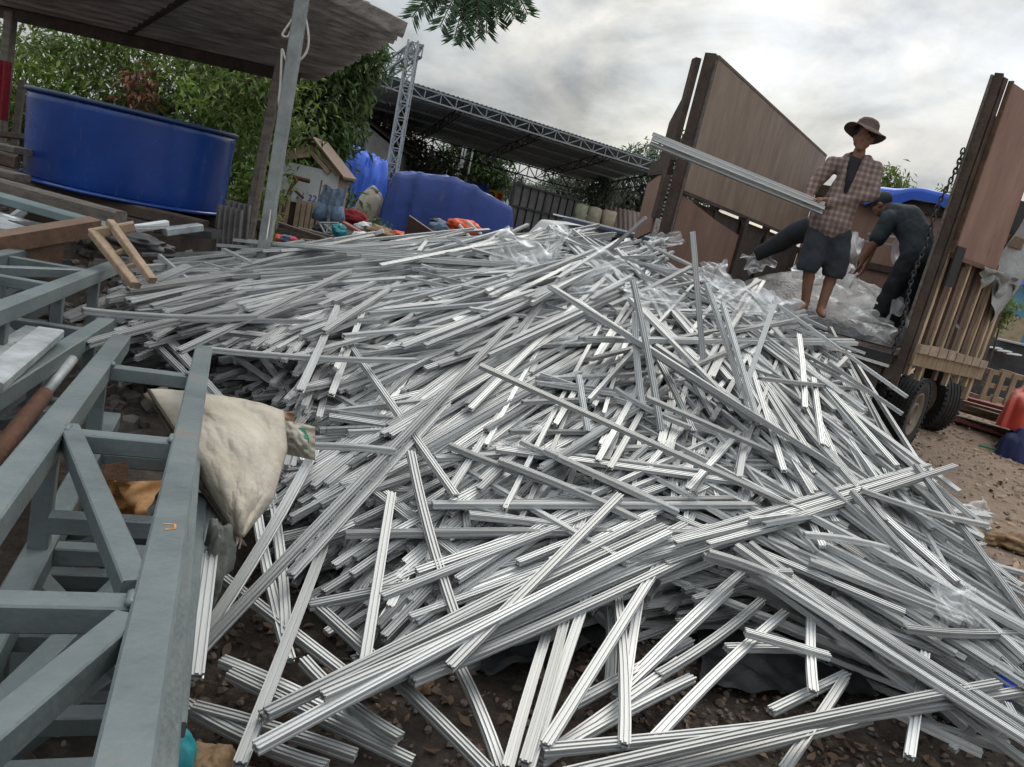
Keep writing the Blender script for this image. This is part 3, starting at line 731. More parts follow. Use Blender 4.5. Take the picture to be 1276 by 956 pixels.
# second small sack end with green print behind it
s2 = thing('printed_sack', P(370, 545, 2.95), 'small white sack scrap with green print beside the big sack', 'sack')
c = P(370, 548, 2.95)
def s2fn(a, b_): return c + RT*((a-.5)*.14) - UP*((b_-.5)*.13+.03*(a-.5)) + V((.2, -1, .4))*(.05*math.sin(3.1*a)*math.sin(3.1*b_)+.018*nz((a*3, b_*3), 2.5))
MB().grid(s2fn, 20, 18).build('sack_cloth', SACK, s2, smooth=True)
MB().add([s2fn(x, y)+V((0, -.006, .003)) for x, y in ((.55, .15), (.72, .12), (.86, .4), (.80, .75), (.70, .72), (.74, .42))], [(0, 1, 2, 5), (5, 2, 3, 4)]).build('green_print', GREENP, s2)
tag(MB().grid(lambda a, b_: P(348, 524, 3.02)+RT*((a-.5)*.12)-UP*((b_-.5)*.07)+V((0, -1, .4))*(.04*math.sin(3.1*a)*math.sin(3.1*b_)+.02*nz((a, b_), 6)), 14, 10).build('sack_scrap', BURLAP, origin=P(348, 540, 3.0), smooth=True), 'beige crumpled sack scrap tucked behind the big white sack', 'scrap')
# grey sacking under the sack tip
# bottom left things on the dirt
def crumple(name, m_, c, r, label, cat, seed=0, amp=.35, flat=.6):
    mb = MB().ball((0, 0, 0), 1, 40, 26)
    mb.v = [p*(1+amp*noise.noise(p*1.3+V((seed, 0, 0))) + amp*.6*noise.noise(p*3.1+V((seed, 5, 0)))-amp*.4*abs(noise.noise(p*5+V((seed, 9, 0))))) for p in mb.v]
    rr = V((r, r, r)) if isinstance(r, (int, float)) else V(r)
    mb.v = [V((p.x*rr.x, p.y*rr.y, p.z*rr.z*flat)) + V(c) for p in mb.v]
    return tag(mb.build(name, m_, origin=c, smooth=True), label, cat)
crumple('sacking', mat('grey_sacking', (.13, .135, .12), .8, 0, .35, 7, .4), P(268, 700, 2.3), (.05, .06, .13), 'grey green sacking slumped on the dirt below the white sack', 'sacking', 12, .4, 1)
g = P(268, 930, 2.02)
crumple('crumpled_bag', BURLAP, (g.x, g.y, gz(g.x, g.y)+.05), (.075, .075, .09), 'crumpled brown paper bag on the dirt at the bottom left', 'bag', 3)
g = P(222, 925, 1.95)
crumple('teal_bucket_scrap', TEALP, (g.x, g.y, gz(g.x, g.y)+.06), (.05, .06, .12), 'crushed teal plastic scrap beside the nearest truss at the bottom', 'plastic scrap', 8, .2, 1)
g = hit(500, 915, -.2) or P(500, 915, 2.2); g.z = gz(g.x, g.y)
crumple('paper_ball', BURLAP, (g.x, g.y, g.z+.03), (.07, .06, .06), 'torn brown paper ball among leaf litter at the pile foot', 'paper', 6)
g = P(322, 945, 2.05); tag(MB().box((g.x-.03, g.y-.02, gz(g.x, g.y)), (g.x+.03, g.y+.03, gz(g.x, g.y)+.04)).beam((g.x+.031, g.y, gz(g.x, g.y)+.02), (g.x+.2, g.y-.03, gz(g.x, g.y)+.02), .02, .02).build('wood_offcut', WOODB, origin=(g.x, g.y, gz(g.x, g.y))), 'small brown wood offcut on the dirt at the bottom edge', 'wood scrap')
# black plastic sheets under the pile foot
def sheet(name, pts, label, z=.05):
    cs = [hit(u, v, 0) or P(u, v, 3) for u, v in pts]
    def fn(a, b_):
        p = cs[0]*(1-a)*(1-b_)+cs[1]*a*(1-b_)+cs[2]*a*b_+cs[3]*(1-a)*b_
        return V((p.x, p.y, gz(p.x, p.y)+z+.05*abs(nz((p.x, p.y), 5))+.03*nz((p.x, p.y), 11)))
    return tag(MB().grid(fn, 40, 26).build(name, BLACKSHEET, origin=cs[0], smooth=True), label, 'plastic sheet')
sheet('plastic_sheet', [(600, 860), (790, 790), (790, 700), (590, 770)], 'black plastic sheet spread under the rails at the pile foot left of centre')
sheet('plastic_sheet', [(870, 865), (1100, 845), (1040, 720), (880, 740)], 'black plastic sheet in the dirt hollow at the lower right')
# blue tape on the long rail
bt = P(1256, 859, 2.72)
def tapeM():
    q = Matrix((RT, -FW, UP)).transposed()
    return q
tp = thing('tape_wrap', bt, 'shiny blue tape wrapped round a rail end at the lower right', 'tape')
hh = hit(1252, 857, .10)
bt = hh if hh else bt
d = (hit(1252, 857, .10)-hit(1200, 866, .10)).normalized()
tpm = MB(); tpm.beam(bt-d*.03, bt+d*.02, .115, .056, ch=.012); tpm.build('tape', BLUETAPE, tp)
# ------------------------------------------------------------------ timber and scrap at the left
def log(u1, v1, d1, u2, v2, d2, w, h, m_, name, label, cat='timber', ch=None):
    a, b_ = P(u1, v1, d1), P(u2, v2, d2)
    mb = MB(); n = 10
    for k in range(n):
        pass
    mb.beam(a, b_, w, h, ch=ch)
    return tag(mb.build(name, m_, origin=b_), label, cat)
log(-60, 218, 5.2, 150, 275, 5.0, .12, .12, WOODG, 'old_beam', 'long weathered grey beam lying below the blue tub', 'beam')
log(-60, 230, 4.7, 140, 286, 4.7, .16, .05, mat('teal_grey_board', (.12, .16, .165), .7, 0, .3, 4, .1), 'painted_board', 'teal grey painted board under the weathered beam', 'board')
log(-60, 180, 5.8, 22, 203, 5.9, .10, .10, WOODD, 'old_beam', 'dark old beam at the far left beside the tub', 'beam')
log(-40, 205, 5.5, 28, 222, 5.5, .18, .05, WOODG, 'board', 'short pale board end poking in beside the tub', 'board')
log(20, 262, 5.2, 190, 292, 5.6, .2, .08, WOODD, 'old_beam', 'wide dark beam in the shade under the tub', 'beam')
log(60, 270, 5.8, 270, 292, 5.9, .25, .06, BLACKM, 'steel_plate', 'dark steel plate propping the tub', 'plate')
log(-30, 268, 4.4, 70, 296, 4.5, .5, .03, STEELWORN, 'steel_plate', 'scratched grey plate behind the carved brown beam', 'plate')
log(205, 289, 5.4, 250, 283, 5.6, .08, .05, STEELWORN, 'steel_channel', 'bright steel channel under the right of the tub', 'channel')
log(-30, 310, 4.5, 60, 330, 4.4, .35, .05, BLACKM, 'steel_plate', 'black plate under the carved brown beam', 'plate')
for k, (u1, v1, d1, u2, v2, d2, w) in enumerate(((-20, 178, 6.4, 34, 190, 6.3, .25), (-20, 165, 7.2, 40, 172, 7, .15), (-20, 300, 4.9, 30, 262, 5.0, .06), (150, 288, 5.2, 208, 279, 5.5, .05))):
    log(u1, v1, d1, u2, v2, d2, w, .05, [WOODG, WOODD, STEELWORN, WHITEP][k], 'scrap_board', ['grey scrap board stacked left of the tub', 'dark scrap board behind the tub at the far left', 'thin steel offcut crossing behind the carved beam', 'white strip lying under the tub edge'][k], 'board')
# carved brown beam: scalloped underside
cbm = thing('carved_beam', P(0, 300, 3.9), 'brown carved hardwood beam with scalloped underside at the left', 'beam')
def scallop(t): return .115 + .03*math.cos(t*2*math.pi*1.6) + (.06 if t > .55 and t < .85 else 0)
a, b_ = P(-90, 306, 3.55), P(119, 272, 4.15)
mb = MB(); n = 40; d = b_-a; side = d.cross(V((0, 0, 1))).normalized()*.06
for k in range(n+1):
    t = k/n; p = a+d*t; mb.v += [p+side, p-side, p-side-V((0, 0, .085)), p+side-V((0, 0, .085))]
for k in range(n):
    for i in range(4): mb.f.append([4*k+i, 4*k+(i+1) % 4, 4*k+4+(i+1) % 4, 4*k+4+i])
mb.f += [[0, 1, 2, 3][::-1], [4*n, 4*n+1, 4*n+2, 4*n+3]]
mb.build('beam_top', WOODB, cbm)
mb = MB()
for k in range(n+1):
    t = k/n*.78; p = a+d*t-V((0, 0, .086)); s_ = side*.55; mb.v += [p+s_, p-s_, p-s_-V((0, 0, scallop(t)*.8)), p+s_-V((0, 0, scallop(t)*.8))]
for k in range(n):
    for i in range(4): mb.f.append([4*k+i, 4*k+(i+1) % 4, 4*k+4+(i+1) % 4, 4*k+4+i])
mb.f += [[0, 1, 2, 3][::-1], [4*n, 4*n+1, 4*n+2, 4*n+3]]
mb.build('scalloped_apron', WOODB, cbm)
# small wooden frame
wf = thing('small_wooden_stand', P(165, 352, 3.8), 'small tan wooden frame leaning at the left end of the pile', 'wooden frame')
for (q1, q2, w, h, nm) in (((116, 291, 3.85), (168, 356, 3.65), .045, .035, 'side_bar'), ((137, 277, 3.9), (190, 350, 3.7), .04, .035, 'side_bar'), ((122, 293, 3.88), (172, 357, 3.72), .03, .03, 'side_bar'), ((112, 292, 3.87), (168, 282, 3.95), .07, .05, 'top_block'), ((140, 318, 3.80), (165, 307, 3.85), .03, .02, 'cross_slat'), ((150, 336, 3.74), (178, 326, 3.78), .03, .02, 'cross_slat')):
    MB().beam(P(*q1), P(*q2), w, h).build(nm, WOODT, wf)
# blue tub
tc_ = P(166, 190, 7.0); tz = 1.02
tub = thing('round_tub', (tc_.x, tc_.y, tz), 'big round blue fibreglass tub standing on scrap timber', 'tub')
TM = Matrix.Translation((tc_.x, tc_.y, 0))
def ridge(z): return 0
prof = [(.0, tz), (.80, tz), (.825, tz+.02)] + [(.828+.02*t, tz+.03+.68*t) for t in (0, .1, .2, .3, .4, .5, .6, .7, .8, .9, 1)] + [(.825, tz+.715), (.80, tz+.06), (.0, tz+.05)]
MB().lathe(prof, 96, TM).build('tub_shell', TUB, tub, smooth=True)
MB().lathe([(.845, tz+.70), (.865, tz+.70), (.870, tz+.715), (.865, tz+.735), (.825, tz+.735), (.82, tz+.71)], 96, TM, True).build('rolled_rim', TUBDARK, tub, smooth=True)
MB().lathe([(.825, tz-.012), (.89, tz-.012), (.90, tz), (.89, tz+.016), (.825, tz+.022)], 96, TM, True).build('base_flange', TUB, tub, smooth=True)
tag(MB().box((tc_.x-1.1, tc_.y-.9, .60), (tc_.x+.95, tc_.y+.7, tz-.12)).build('timber_stack', WOODD, origin=(tc_.x, tc_.y, .6)), 'dark timber stack carrying the blue tub', 'timber stack')
for k in range(3):
    y = tc_.y-.75+k*.65
    tag(MB().beam((tc_.x-1.2, y, tz-.066), (tc_.x+1.05, y+.05, tz-.066), .12, .105).build('bearer', WOODD, origin=(tc_.x, y, tz-.1)), ['front', 'middle', 'rear'][k]+' dark bearer under the blue tub', 'beam')
# lean-to shelter
sh = thing('lean_to_shelter', P(330, 300, 6.1), 'open lean-to shelter with old corrugated roof over the tub', 'shelter')
K = [P(150, -150, 5.2), P(506, 37, 6.3), P(396, 97, 8.3), P(-30, 8, 8.4)]
def roofz(a, b_):
    p = K[0]*(1-a)*(1-b_)+K[1]*a*(1-b_)+K[2]*a*b_+K[3]*(1-a)*b_; return p
def rfn(a, b_):
    p = roofz(a, b_); rag = .05*nz((b_*14, 0), 1, 3) if a > .98 else 0
    return p + V((rag, 0, .05*math.cos(b_*2*math.pi*20) + .012*nz((a*3, b_*30), 1.2)))
ro = MB().grid(rfn, 12, 208).build('corrugated_roof', ROOFG, sh, smooth=True); ro.modifiers.new('thick', 'SOLIDIFY').thickness = .006
for b_ in (.9,): MB().beam(roofz(-.02, b_)-V((0, 0, .10)), roofz(.93, b_)-V((0, 0, .10)), .06, .12, ch=.005).build('roof_beam', WOODD, sh)
for a in (.42,): MB().beam(roofz(a, .0)-V((0, 0, .045)), roofz(a, .98)-V((0, 0, .045)), .05, .03, ch=.003).build('purlin', WOODD, sh)
pt = P(331, 298, 6.1); MB().beam((pt.x, pt.y, .5), (pt.x, pt.y, 2.95), .088, .088, (0, 1, 0), .01).build('steel_post', GALV, sh)
pt = P(311, 250, 6.8); p2 = P(352, 70, 6.6); MB().beam((pt.x, pt.y, .6), p2, .075, .075, (0, 1, 0)).build('wooden_post', WOODG, sh)
pt = P(318, 252, 6.7); MB().beam((pt.x, pt.y, .6), P(336, 165, 6.7), .04, .05, (0, 1, 0)).build('prop', WOODG, sh)
pt = P(4, 100, 8.0); MB().beam((pt.x, pt.y, .3), P(14, 16, 8.1), .10, .10, (0, 1, 0)).build('wooden_post', WOODG, sh)
pt = P(20, 140, 8.3); MB().beam((pt.x-.02, pt.y, .3), P(28, 100, 8.3), .07, .05, (0, 1, 0)).build('prop', WOODG, sh)
# cable hanging on the post
cb_ = []
for (u, v) in ((378, -6), (372, 12), (356, 36), (352, 44), (360, 44), (369, 18), (377, 10), (384, 40), (383, 62), (372, 76), (358, 77), (352, 62), (351, 70), (349, 110), (347, 128)): cb_.append(P(u, v, 5.95))
def smoothp(pts, n=6):
    out = []
    for i in range(len(pts)-1):
        p0, p1, p2, p3 = pts[max(i-1, 0)], pts[i], pts[i+1], pts[min(i+2, len(pts)-1)]
        for k in range(n):
            t = k/n; out.append(.5*((2*p1)+(p2-p0)*t+(2*p0-5*p1+4*p2-p3)*t*t+(3*p1-p0-3*p2+p3)*t**3))
    return out+[pts[-1]]
tag(MB().tube(smoothp(cb_), .009, 6).tube(smoothp([P(347, 128, 5.95), P(349, 150, 5.97), P(343, 180, 6.0), P(340, 240, 6.02), P(332, 300, 5.98)]), .006, 6).build('hanging_cable', CABLE, origin=P(378, 0, 5.95), smooth=True), 'pale looped cable hanging on the steel post', 'cable')
# corrugated sheets leaning at the tub's right
for k, (u, v, d) in enumerate(((297, 252, 6.35), (287, 258, 6.25))):
    c = P(u, v, d)
    tag(MB().grid(lambda a, b_: c + V(((a-.5)*.22, .02*math.sin(a*math.pi*10), -b_*.40)) + V((.12*(1-b_)*0, .05*b_, 0)), 60, 2).build('corrugated_sheet', CORR, origin=c-V((0, 0, .4)), smooth=True), ['short corrugated sheet leaning on the steel post', 'short corrugated sheet leaning beside the tub'][k], 'roof sheet')
# red cloth at far left
c = P(-1, 112, 7.0)
tag(MB().grid(lambda a, b_: c + V(((a-.5)*.16, .03*math.sin(a*14), (.5-b_)*.52)) , 16, 10).build('hanging_cloth', CLOTHRED, origin=c, smooth=True), 'dark red cloth hanging at the left edge', 'cloth')
# bits of coloured rubbish left
for k, (u, v, d, m_, r, lb) in enumerate(((12, 275, 4.6, WHITEP, (.10, .06, .05), 'white crumpled bag behind the carved beam'), (30, 285, 4.5, BLACKM, (.16, .06, .07), 'black tyre scrap behind the carved beam'), (168, 300, 4.3, BLACKM, (.2, .12, .08), 'black rag in the shade behind the wooden frame'))):
    crumple('rubbish_bag', m_, P(u, v, d), r, lb, 'rubbish', k*3)
# ------------------------------------------------------------------ yard behind the pile
def lattice(mb, a, b_, w, n, t=.04, up=V((0, 0, 1)), box=True, depth=None):
    """open lattice girder/column from a to b"""
    a, b_ = V(a), V(b_); d = (b_-a).normalized(); u = (up-d*up.dot(d)).normalized(); r = d.cross(u)
    dp = depth or w; cs = [(-w/2, -dp/2), (w/2, -dp/2), (w/2, dp/2), (-w/2, dp/2)] if box else [(0, -dp/2), (0, dp/2)]
    off = [r*x+u*y for x, y in cs]
    for o_ in off: mb.beam(a+o_, b_+o_, t, t, u, 0)
    prs = [(0, 1), (1, 2), (2, 3), (3, 0)] if box else [(0, 1)]
    for k in range(n):
        p, q = a.lerp(b_, k/n), a.lerp(b_, (k+1)/n)
        for i, j in prs:
            s_ = (i, j) if k % 2 else (j, i)
            mb.beam(p+off[s_[0]], q+off[s_[1]], t*.6, t*.6, u, 0)
            mb.beam(p+off[i], p+off[j], t*.6, t*.6, d.orthogonal(), 0)
    return mb
can = thing('steel_canopy', P(640, 260, 26), 'long steel canopy with dark sheet roof and lattice girders behind the yard', 'canopy')
ca, cb2, cc, cd = P(468, 90, 21), P(840, 209, 27), P(738, 229, 41), P(425, 140, 31)
n_ = (cb2-ca)
MB().grid(lambda a, b_: (ca*(1-a)*(1-b_)+cb2*a*(1-b_)+cc*a*b_+cd*(1-a)*b_) + V((0, 0, .05+.012*math.cos(a*math.pi*2*70))), 280, 4).build('sheet_roof', CANROOF, can).modifiers.new('t', 'SOLIDIFY').thickness = .02
def drop(p, z): return V((p.x, p.y, p.z-z))
lattice(MB(), drop(ca, .16), drop(cb2, .16), .3, 22, .045, box=False, depth=.28).build('front_girder', LATTICE, can)
lattice(MB(), drop(cd, .26), drop(cc, .26), .3, 26, .06, box=False, depth=.5).build('rear_girder', BLACKM, can)
lattice(MB(), drop(cb2, .3), drop(cc, .3), .3, 14, .05, box=False, depth=.4).build('side_girder', BLACKM, can)
for a in (.25, .5, .75):
    lattice(MB(), drop(ca.lerp(cb2, a), .25), drop(cd.lerp(cc, a), .25), .3, 12, .04, box=False, depth=.3).build('rafter', BLACKM, can)
for b_ in (.2, .4, .6, .8): MB().beam(drop(ca.lerp(cd, b_), .03), drop(cb2.lerp(cc, b_), .03), .06, .08, ch=0).build('purlin', LATTICE, can)
for p, mt in ((drop(cb2, .45), LATTICE), (drop(cc, .5), BLACKM), (drop(cd.lerp(cc, .66), .5), LATTICE), (drop(cd.lerp(cc, .33), .5), LATTICE), (drop(cd, .5), LATTICE)):
    lattice(MB(), p, (p.x, p.y, .3), .35, 12, .05, up=V((0, 1, 0))).build('lattice_post', mt, can)
tw = thing('lattice_tower', P(477, 284, 19), 'tall narrow lattice column with a truss arm, before the blue tarp', 'lattice column')
tt_ = P(521, 54, 19); bt_ = P(477, 284, 19)
lattice(MB(), (bt_.x, bt_.y, .2), (tt_.x-.1, tt_.y, tt_.z), .24, 13, .045, up=V((0, 1, 0))).build('column', LATTICE, tw)
lattice(MB(), tt_-V((.0, 0, .15)), P(450, 110, 26), .28, 10, .045).build('truss_arm', LATTICE, tw)
# blue tarp load
def heap(name, m_, foot, ztop, label, cat, seed=0, n=48, wr=.05, edge=.16, base=.3, zfn=None):
    """sheet draped over a load: foot = 4 corner points (x,y), steep sides with creases"""
    c = [V((p[0], p[1], 0)) for p in foot]
    def fn(a, b_):
        p = c[0]*(1-a)*(1-b_)+c[1]*a*(1-b_)+c[2]*a*b_+c[3]*(1-a)*b_
        e = min(a, 1-a, b_, 1-b_); k = min(1, e/edge); k = k**.35 if k > 0 else 0
        z = base+((ztop if zfn is None else zfn(a, b_))-base)*k
        cr_ = wr*(noise.noise(V((a*6+seed, b_*6, 0)))+.6*noise.noise(V((a*15+seed, b_*9, 3)))-.9*abs(noise.noise(V((a*8+b_*5+seed, b_*4-a*3, 6)))))+wr*.25*math.sin(a*23+4*b_+3*noise.noise(V((a*5, seed, 0))))*(1-k)
        ctr = (c[0]+c[1]+c[2]+c[3])/4
        return V((p.x, p.y, z+cr_*k)) + (p-ctr).normalized()*cr_*(1.2-k*.5)
    return tag(MB().grid(fn, n, n).build(name, m_, origin=(c[0].x, c[0].y, base), smooth=True), label, cat)
def xy(u, v, d): p = P(u, v, d); return (p.x, p.y)
heap('tarp_covered_load', TARPB, [xy(468, 290, 17), xy(640, 300, 18), xy(634, 260, 20.5), xy(480, 240, 19.5)], 2.0, 'large load under a dull blue tarpaulin behind the pile', 'tarp load', 2, 84, .055, .06, .3, lambda a, b_: 1.86+.20*math.sin(min(1, a*2)*1.57)-.42*max(0, a-.5)/.5+.04*noise.noise(V((a*9, b_*7, 1))))
heap('tarp_covered_sacks', TARPBR, [xy(420, 240, 18.6), xy(480, 262, 18), xy(485, 240, 21), xy(430, 215, 21)], 2.3, 'brighter blue tarp thrown over sacks left of the lattice column', 'tarp', 5, 36, .12, .14, .9, lambda a, b_: 2.35-.3*a)
heap('blue_sheet', TARPB, [xy(580, 235, 27), xy(612, 240, 27), xy(610, 230, 29), xy(585, 225, 29)], 2.3, 'small folded blue sheet by the yellow sign', 'tarp', 9, 20, .10, .2, 1.5)
sk_ = thing('white_sacks', P(460, 272, 17.2), 'pale full sack under the bright blue tarp', 'sack')
c = P(460, 266, 17.4)
mb = MB().ball((0, 0, 0), 1, 30, 20); mb.v = [c+V((p.x*.34, p.y*.3, p.z*.55))*(1+.12*noise.noise(p*2.4)) for p in mb.v]; mb.build('sack_body', SACK, sk_, smooth=True)
MB().tube([c+V((-.1, -.05, .5)), c+V((0, -.05, .58)), c+V((.12, -.05, .5))], .05, 8).build('sack_mouth', SACK, sk_, smooth=True)
# wooden hut
hx = P(372, 278, 12.5)
hut = thing('wooden_hut', (hx.x, hx.y, .55), 'small wooden hut with white panel and numbers over pale slats', 'hut')
HX, HY, HZ = hx.x, hx.y, .55
w2 = .52
q = Matrix.Translation((HX, HY, HZ)) @ Matrix.Rotation(R(4), 4, 'Z')
def hb(mb, lo, hi): return mb.box(lo, hi, q)
hb(MB(), (-w2, 0, .45), (w2, .02, 1.05)).build('white_panel', WHITEP, hut)
sl = MB()
for k in range(12):
    if k == 4: continue
    x = -w2+.045+k*.087; hb(sl, (x-.036, -.03, .0+.02*random.random()), (x+.036, -.005, .5+.03*random.random()))
PALE = mat('pale_slat_wood', (.42, .32, .22), .8, 0, .35, 5, .2); sl.build('slat_front', PALE, hut)
hb(MB(), (-w2, .01, .0), (w2, .03, .46)).build('dark_backing', WOODD, hut)
hb(MB(), (-w2, .035, 0), (-w2+.03, .9, 1.05)).build('side_wall', WOODT, hut); hb(MB(), (w2-.03, .035, 0), (w2, .9, 1.05)).build('side_wall', WOODT, hut)
gab = MB()
for k, (x0, x1, z0, z1) in enumerate(((-.5, .0, 1.06, 1.14), (-.42, .05, 1.16, 1.24))): gab.beam(q @ V((x0, -.01, z0)), q @ V((x1, -.01, z1+.1)), .05, .09, (0, 0, 1))
gab.beam(q @ V((.06, -.012, 1.36)), q @ V((.5, -.012, 1.02)), .05, .07); gab.beam(q @ V((.0, -.016, 1.30)), q @ V((.36, -.016, 1.02)), .05, .07)
gab.build('gable_boards', PALE, hut)
rf = MB(); pk = V((.03, 0, 1.48))
for x1, z1 in ((-.62, 1.22), (.62, .98)):
    rf.add([q @ V(p) for p in ((pk.x, -.15, pk.z), (x1, -.15, z1), (x1, 1.0, z1), (pk.x, 1.0, pk.z), (pk.x, -.15, pk.z+.035), (x1, -.15, z1+.035), (x1, 1.0, z1+.035), (pk.x, 1.0, pk.z+.035))], [(0, 1, 2, 3), (7, 6, 5, 4), (0, 4, 5, 1), (1, 5, 6, 2), (2, 6, 7, 3), (3, 7, 4, 0)])
rf.build('pitched_roof', WOODB, hut)
text_mb('7 21 22', .15, q @ Matrix.Translation((0, -.006, .52)) @ Matrix.Rotation(R(90), 4, 'X')).build('blue_numbers', BLUEINK, hut)
# bicycle frame scrap leaning on the hut, jeans shorts on a stick
tag(MB().tube(smoothp([P(352, 268, 11.9), P(356, 250, 11.9), P(364, 232, 11.9), P(372, 222, 11.9)]), .03, 8).tube([P(358, 219, 11.9), P(386, 226, 11.9)], .035, 8).tube([P(368, 238, 11.9), P(378, 247, 11.9)], .022, 6).build('scrap_iron', RUST, origin=P(352, 270, 11.9), smooth=True), 'bent rusty iron frame leaning on the hut front', 'scrap iron')
js = thing('denim_shorts', P(414, 252, 11.8), 'faded denim shorts hung out on a stick by the hut', 'shorts')
c = P(414, 252, 11.8)
mb = MB()
def shfn(a, b_):
    s_ = 1 if b_ < .45 else 1
    wd_ = .17 + .05*b_
    x = (a-.5)*2*wd_; gap = 0
    return c + V((x + .02*math.sin(b_*9), -.05-.06*math.sin(a*math.pi)+.02*math.sin(a*22), .22-.44*b_ + .02*math.sin(a*9)))
mb.grid(shfn, 24, 10)
mb.build('waist_and_seat', DENIMW, js, smooth=True)
for sx_ in (-1, 1): MB().tube([c+V((sx_*.10, -.05, -.05)), c+V((sx_*.14, -.06, -.20)), c+V((sx_*.15, -.05, -.30))], [.095, .11, .115], 14).build('short_leg', DENIM, js, smooth=True)
tag(MB().tube([P(432, 232, 11.8), P(419, 282, 11.8)], .018, 6).build('stick', WOODG, origin=P(419, 282, 11.8)), 'thin grey stick holding up the denim shorts', 'stick')
tag(MB().tube([P(401, 225, 11.9), P(391, 284, 11.9)], .015, 6).build('stick', WOODG, origin=P(391, 284, 11.9)), 'thin grey stick leaning in front of the hut', 'stick')
# folding trestle frame
tf = MB()
for a, b_ in (((398, 278), (408, 297)), ((411, 278), (404, 298)), ((404, 280), (426, 298)), ((420, 280), (412, 299)), ((398, 278), (422, 278)), ((405, 290), (425, 290))): tf.tube([P(*a, 11), P(*b_, 11)], .016, 6)
tag(tf.build('folding_frame', GALV, origin=P(408, 297, 11)), 'folding metal trestle frame among the yard clutter', 'frame')
# clutter between pile and hut
CL = [('plastic_jug', TEALP, 424, 288, 10.8, (.12, .08, .10), 'green plastic jug lying by the trestle frame', 'jug'), ('white_bucket', WHITEP, 447, 299, 10, (.13, .10, .12), 'white bucket lying behind the pile', 'bucket'),
      ('red_cloth', CLOTHRED, 440, 271, 12.5, (.28, .15, .12), 'dark red knitted cloth in the yard clutter', 'cloth'), ('white_bag', WHITEP, 458, 283, 12, (.20, .12, .07), 'flat white bag left of the lattice column', 'bag'),
      ('red_rag', RED, 346, 298, 9.5, (.10, .08, .06), 'small red rag by the steel post', 'rag'), ('blue_rag', DENIM, 358, 299, 9.5, (.12, .08, .06), 'small blue rag by the steel post', 'rag'), ('pink_rag', mat('pink_cloth', (.6, .08, .12), .8), 366, 300, 9.4, (.05, .05, .05), 'tiny pink rag by the blue rag', 'rag'),
      ('black_bag', BLACKM, 408, 286, 11.3, (.2, .15, .10), 'black bag under the trestle frame', 'bag'), ('orange_bag', ORANGE, 578, 284, 14, (.30, .18, .16), 'orange sheet bundle behind the pile', 'bag'), ('orange_scrap', ORANGE, 500, 293, 14.5, (.2, .1, .07), 'small orange scrap under the blue tarp', 'scrap'),
      ('blue_bag', DENIM, 550, 285, 14.5, (.24, .2, .13), 'dark blue bag beside the orange bundle', 'bag'), ('black_cloth', BLACKM, 548, 277, 14.6, (.2, .15, .06), 'black cloth on top of the dark blue bag', 'cloth'), ('white_bag', WHITEP, 480, 294, 12, (.35, .12, .05), 'long white bag at the foot of the lattice column', 'bag'), ('potted_weed_soil', BURLAP, 475, 291, 10.5, (.2, .12, .1), 'brown sacking heap behind the pile crest', 'sacking')]
for k, (nm, m_, u, v, d, r, lb, ct) in enumerate(CL): crumple(nm if nm != 'potted_weed_soil' else 'sacking_heap', m_, P(u, v, d), r, lb, ct, k*2.7, .3, 1)
for k, (a, b_, d, w, m_, lb) in enumerate((((372, 285), (450, 305), 11, .12, WOODG, 'long grey plank behind the pile near the post'), ((335, 275), (420, 303), 10.2, .10, WOODD, 'dark plank sloping behind the steel post'), ((428, 278), (460, 296), 11.5, .2, mat('red_board', (.2, .05, .035), .7), 'dull red board in the yard clutter'), ((455, 283), (500, 300), 11, .15, WOODG, 'grey plank left of the lattice column foot'),
                                           ((440, 300), (478, 288), 10, .06, WHITEP, 'thin white lath in the yard clutter'), ((375, 300), (440, 309), 9, .15, mat('brown_channel', (.10, .04, .03), .7), 'rust brown channel behind the pile'), ((310, 272), (345, 282), 8, .08, WOODG, 'short plank end by the corrugated sheets'))):
    tag(MB().beam(P(*a, d), P(*b_, d), w, .05).build('plank', m_, origin=P(*b_, d)), lb, 'plank')
bx = P(535, 296, 12)
qb = Matrix.Translation(bx) @ Matrix.Rotation(R(10), 4, 'Z') @ Matrix.Rotation(R(14), 4, 'Y')
tag(MB().add([qb @ V(p) for p in ((-.36, -.2, -.2), (.32, -.2, -.2), (.32, .2, -.2), (-.36, .2, -.2), (-.42, -.24, .17), (.36, -.24, .06), (.36, .24, .06), (-.42, .24, .17))] + [qb @ V(p) for p in ((-.38, -.2, .15), (.33, -.2, .05), (.33, .2, .05), (-.38, .2, .15), (-.33, -.17, -.15), (.29, -.17, -.15), (.29, .17, -.15), (-.33, .17, -.15))],
    [(3, 2, 1, 0), (0, 1, 5, 4), (1, 2, 6, 5), (2, 3, 7, 6), (3, 0, 4, 7), (4, 5, 9, 8), (5, 6, 10, 9), (6, 7, 11, 10), (7, 4, 8, 11), (8, 9, 13, 12), (9, 10, 14, 13), (10, 11, 15, 14), (11, 8, 12, 15), (12, 13, 14, 15)]).build('trough', mat('dark_brown_steel', (.05, .025, .02), .6, 0, .4, 8, .1), origin=bx), 'dark brown steel trough behind the pile before the orange bundle', 'trough')
tag(MB().tube([P(514, 284, 12.5), P(524, 298, 12.2)], .035, 8).build('stick', mat('pinkish_wood', (.4, .25, .2), .8), origin=P(524, 298, 12.2)), 'pinkish stick leaning on the brown trough', 'stick')
for k, (a, b_) in enumerate((((582, 276), (600, 292)), ((572, 280), (586, 296)))):
    tag(MB().beam(P(*a, 13), P(*b_, 13), .05, .04).build('lath', WHITEP, origin=P(*b_, 13)), ['upper pale lath on the orange bundle', 'lower pale lath on the orange bundle'][k], 'lath')
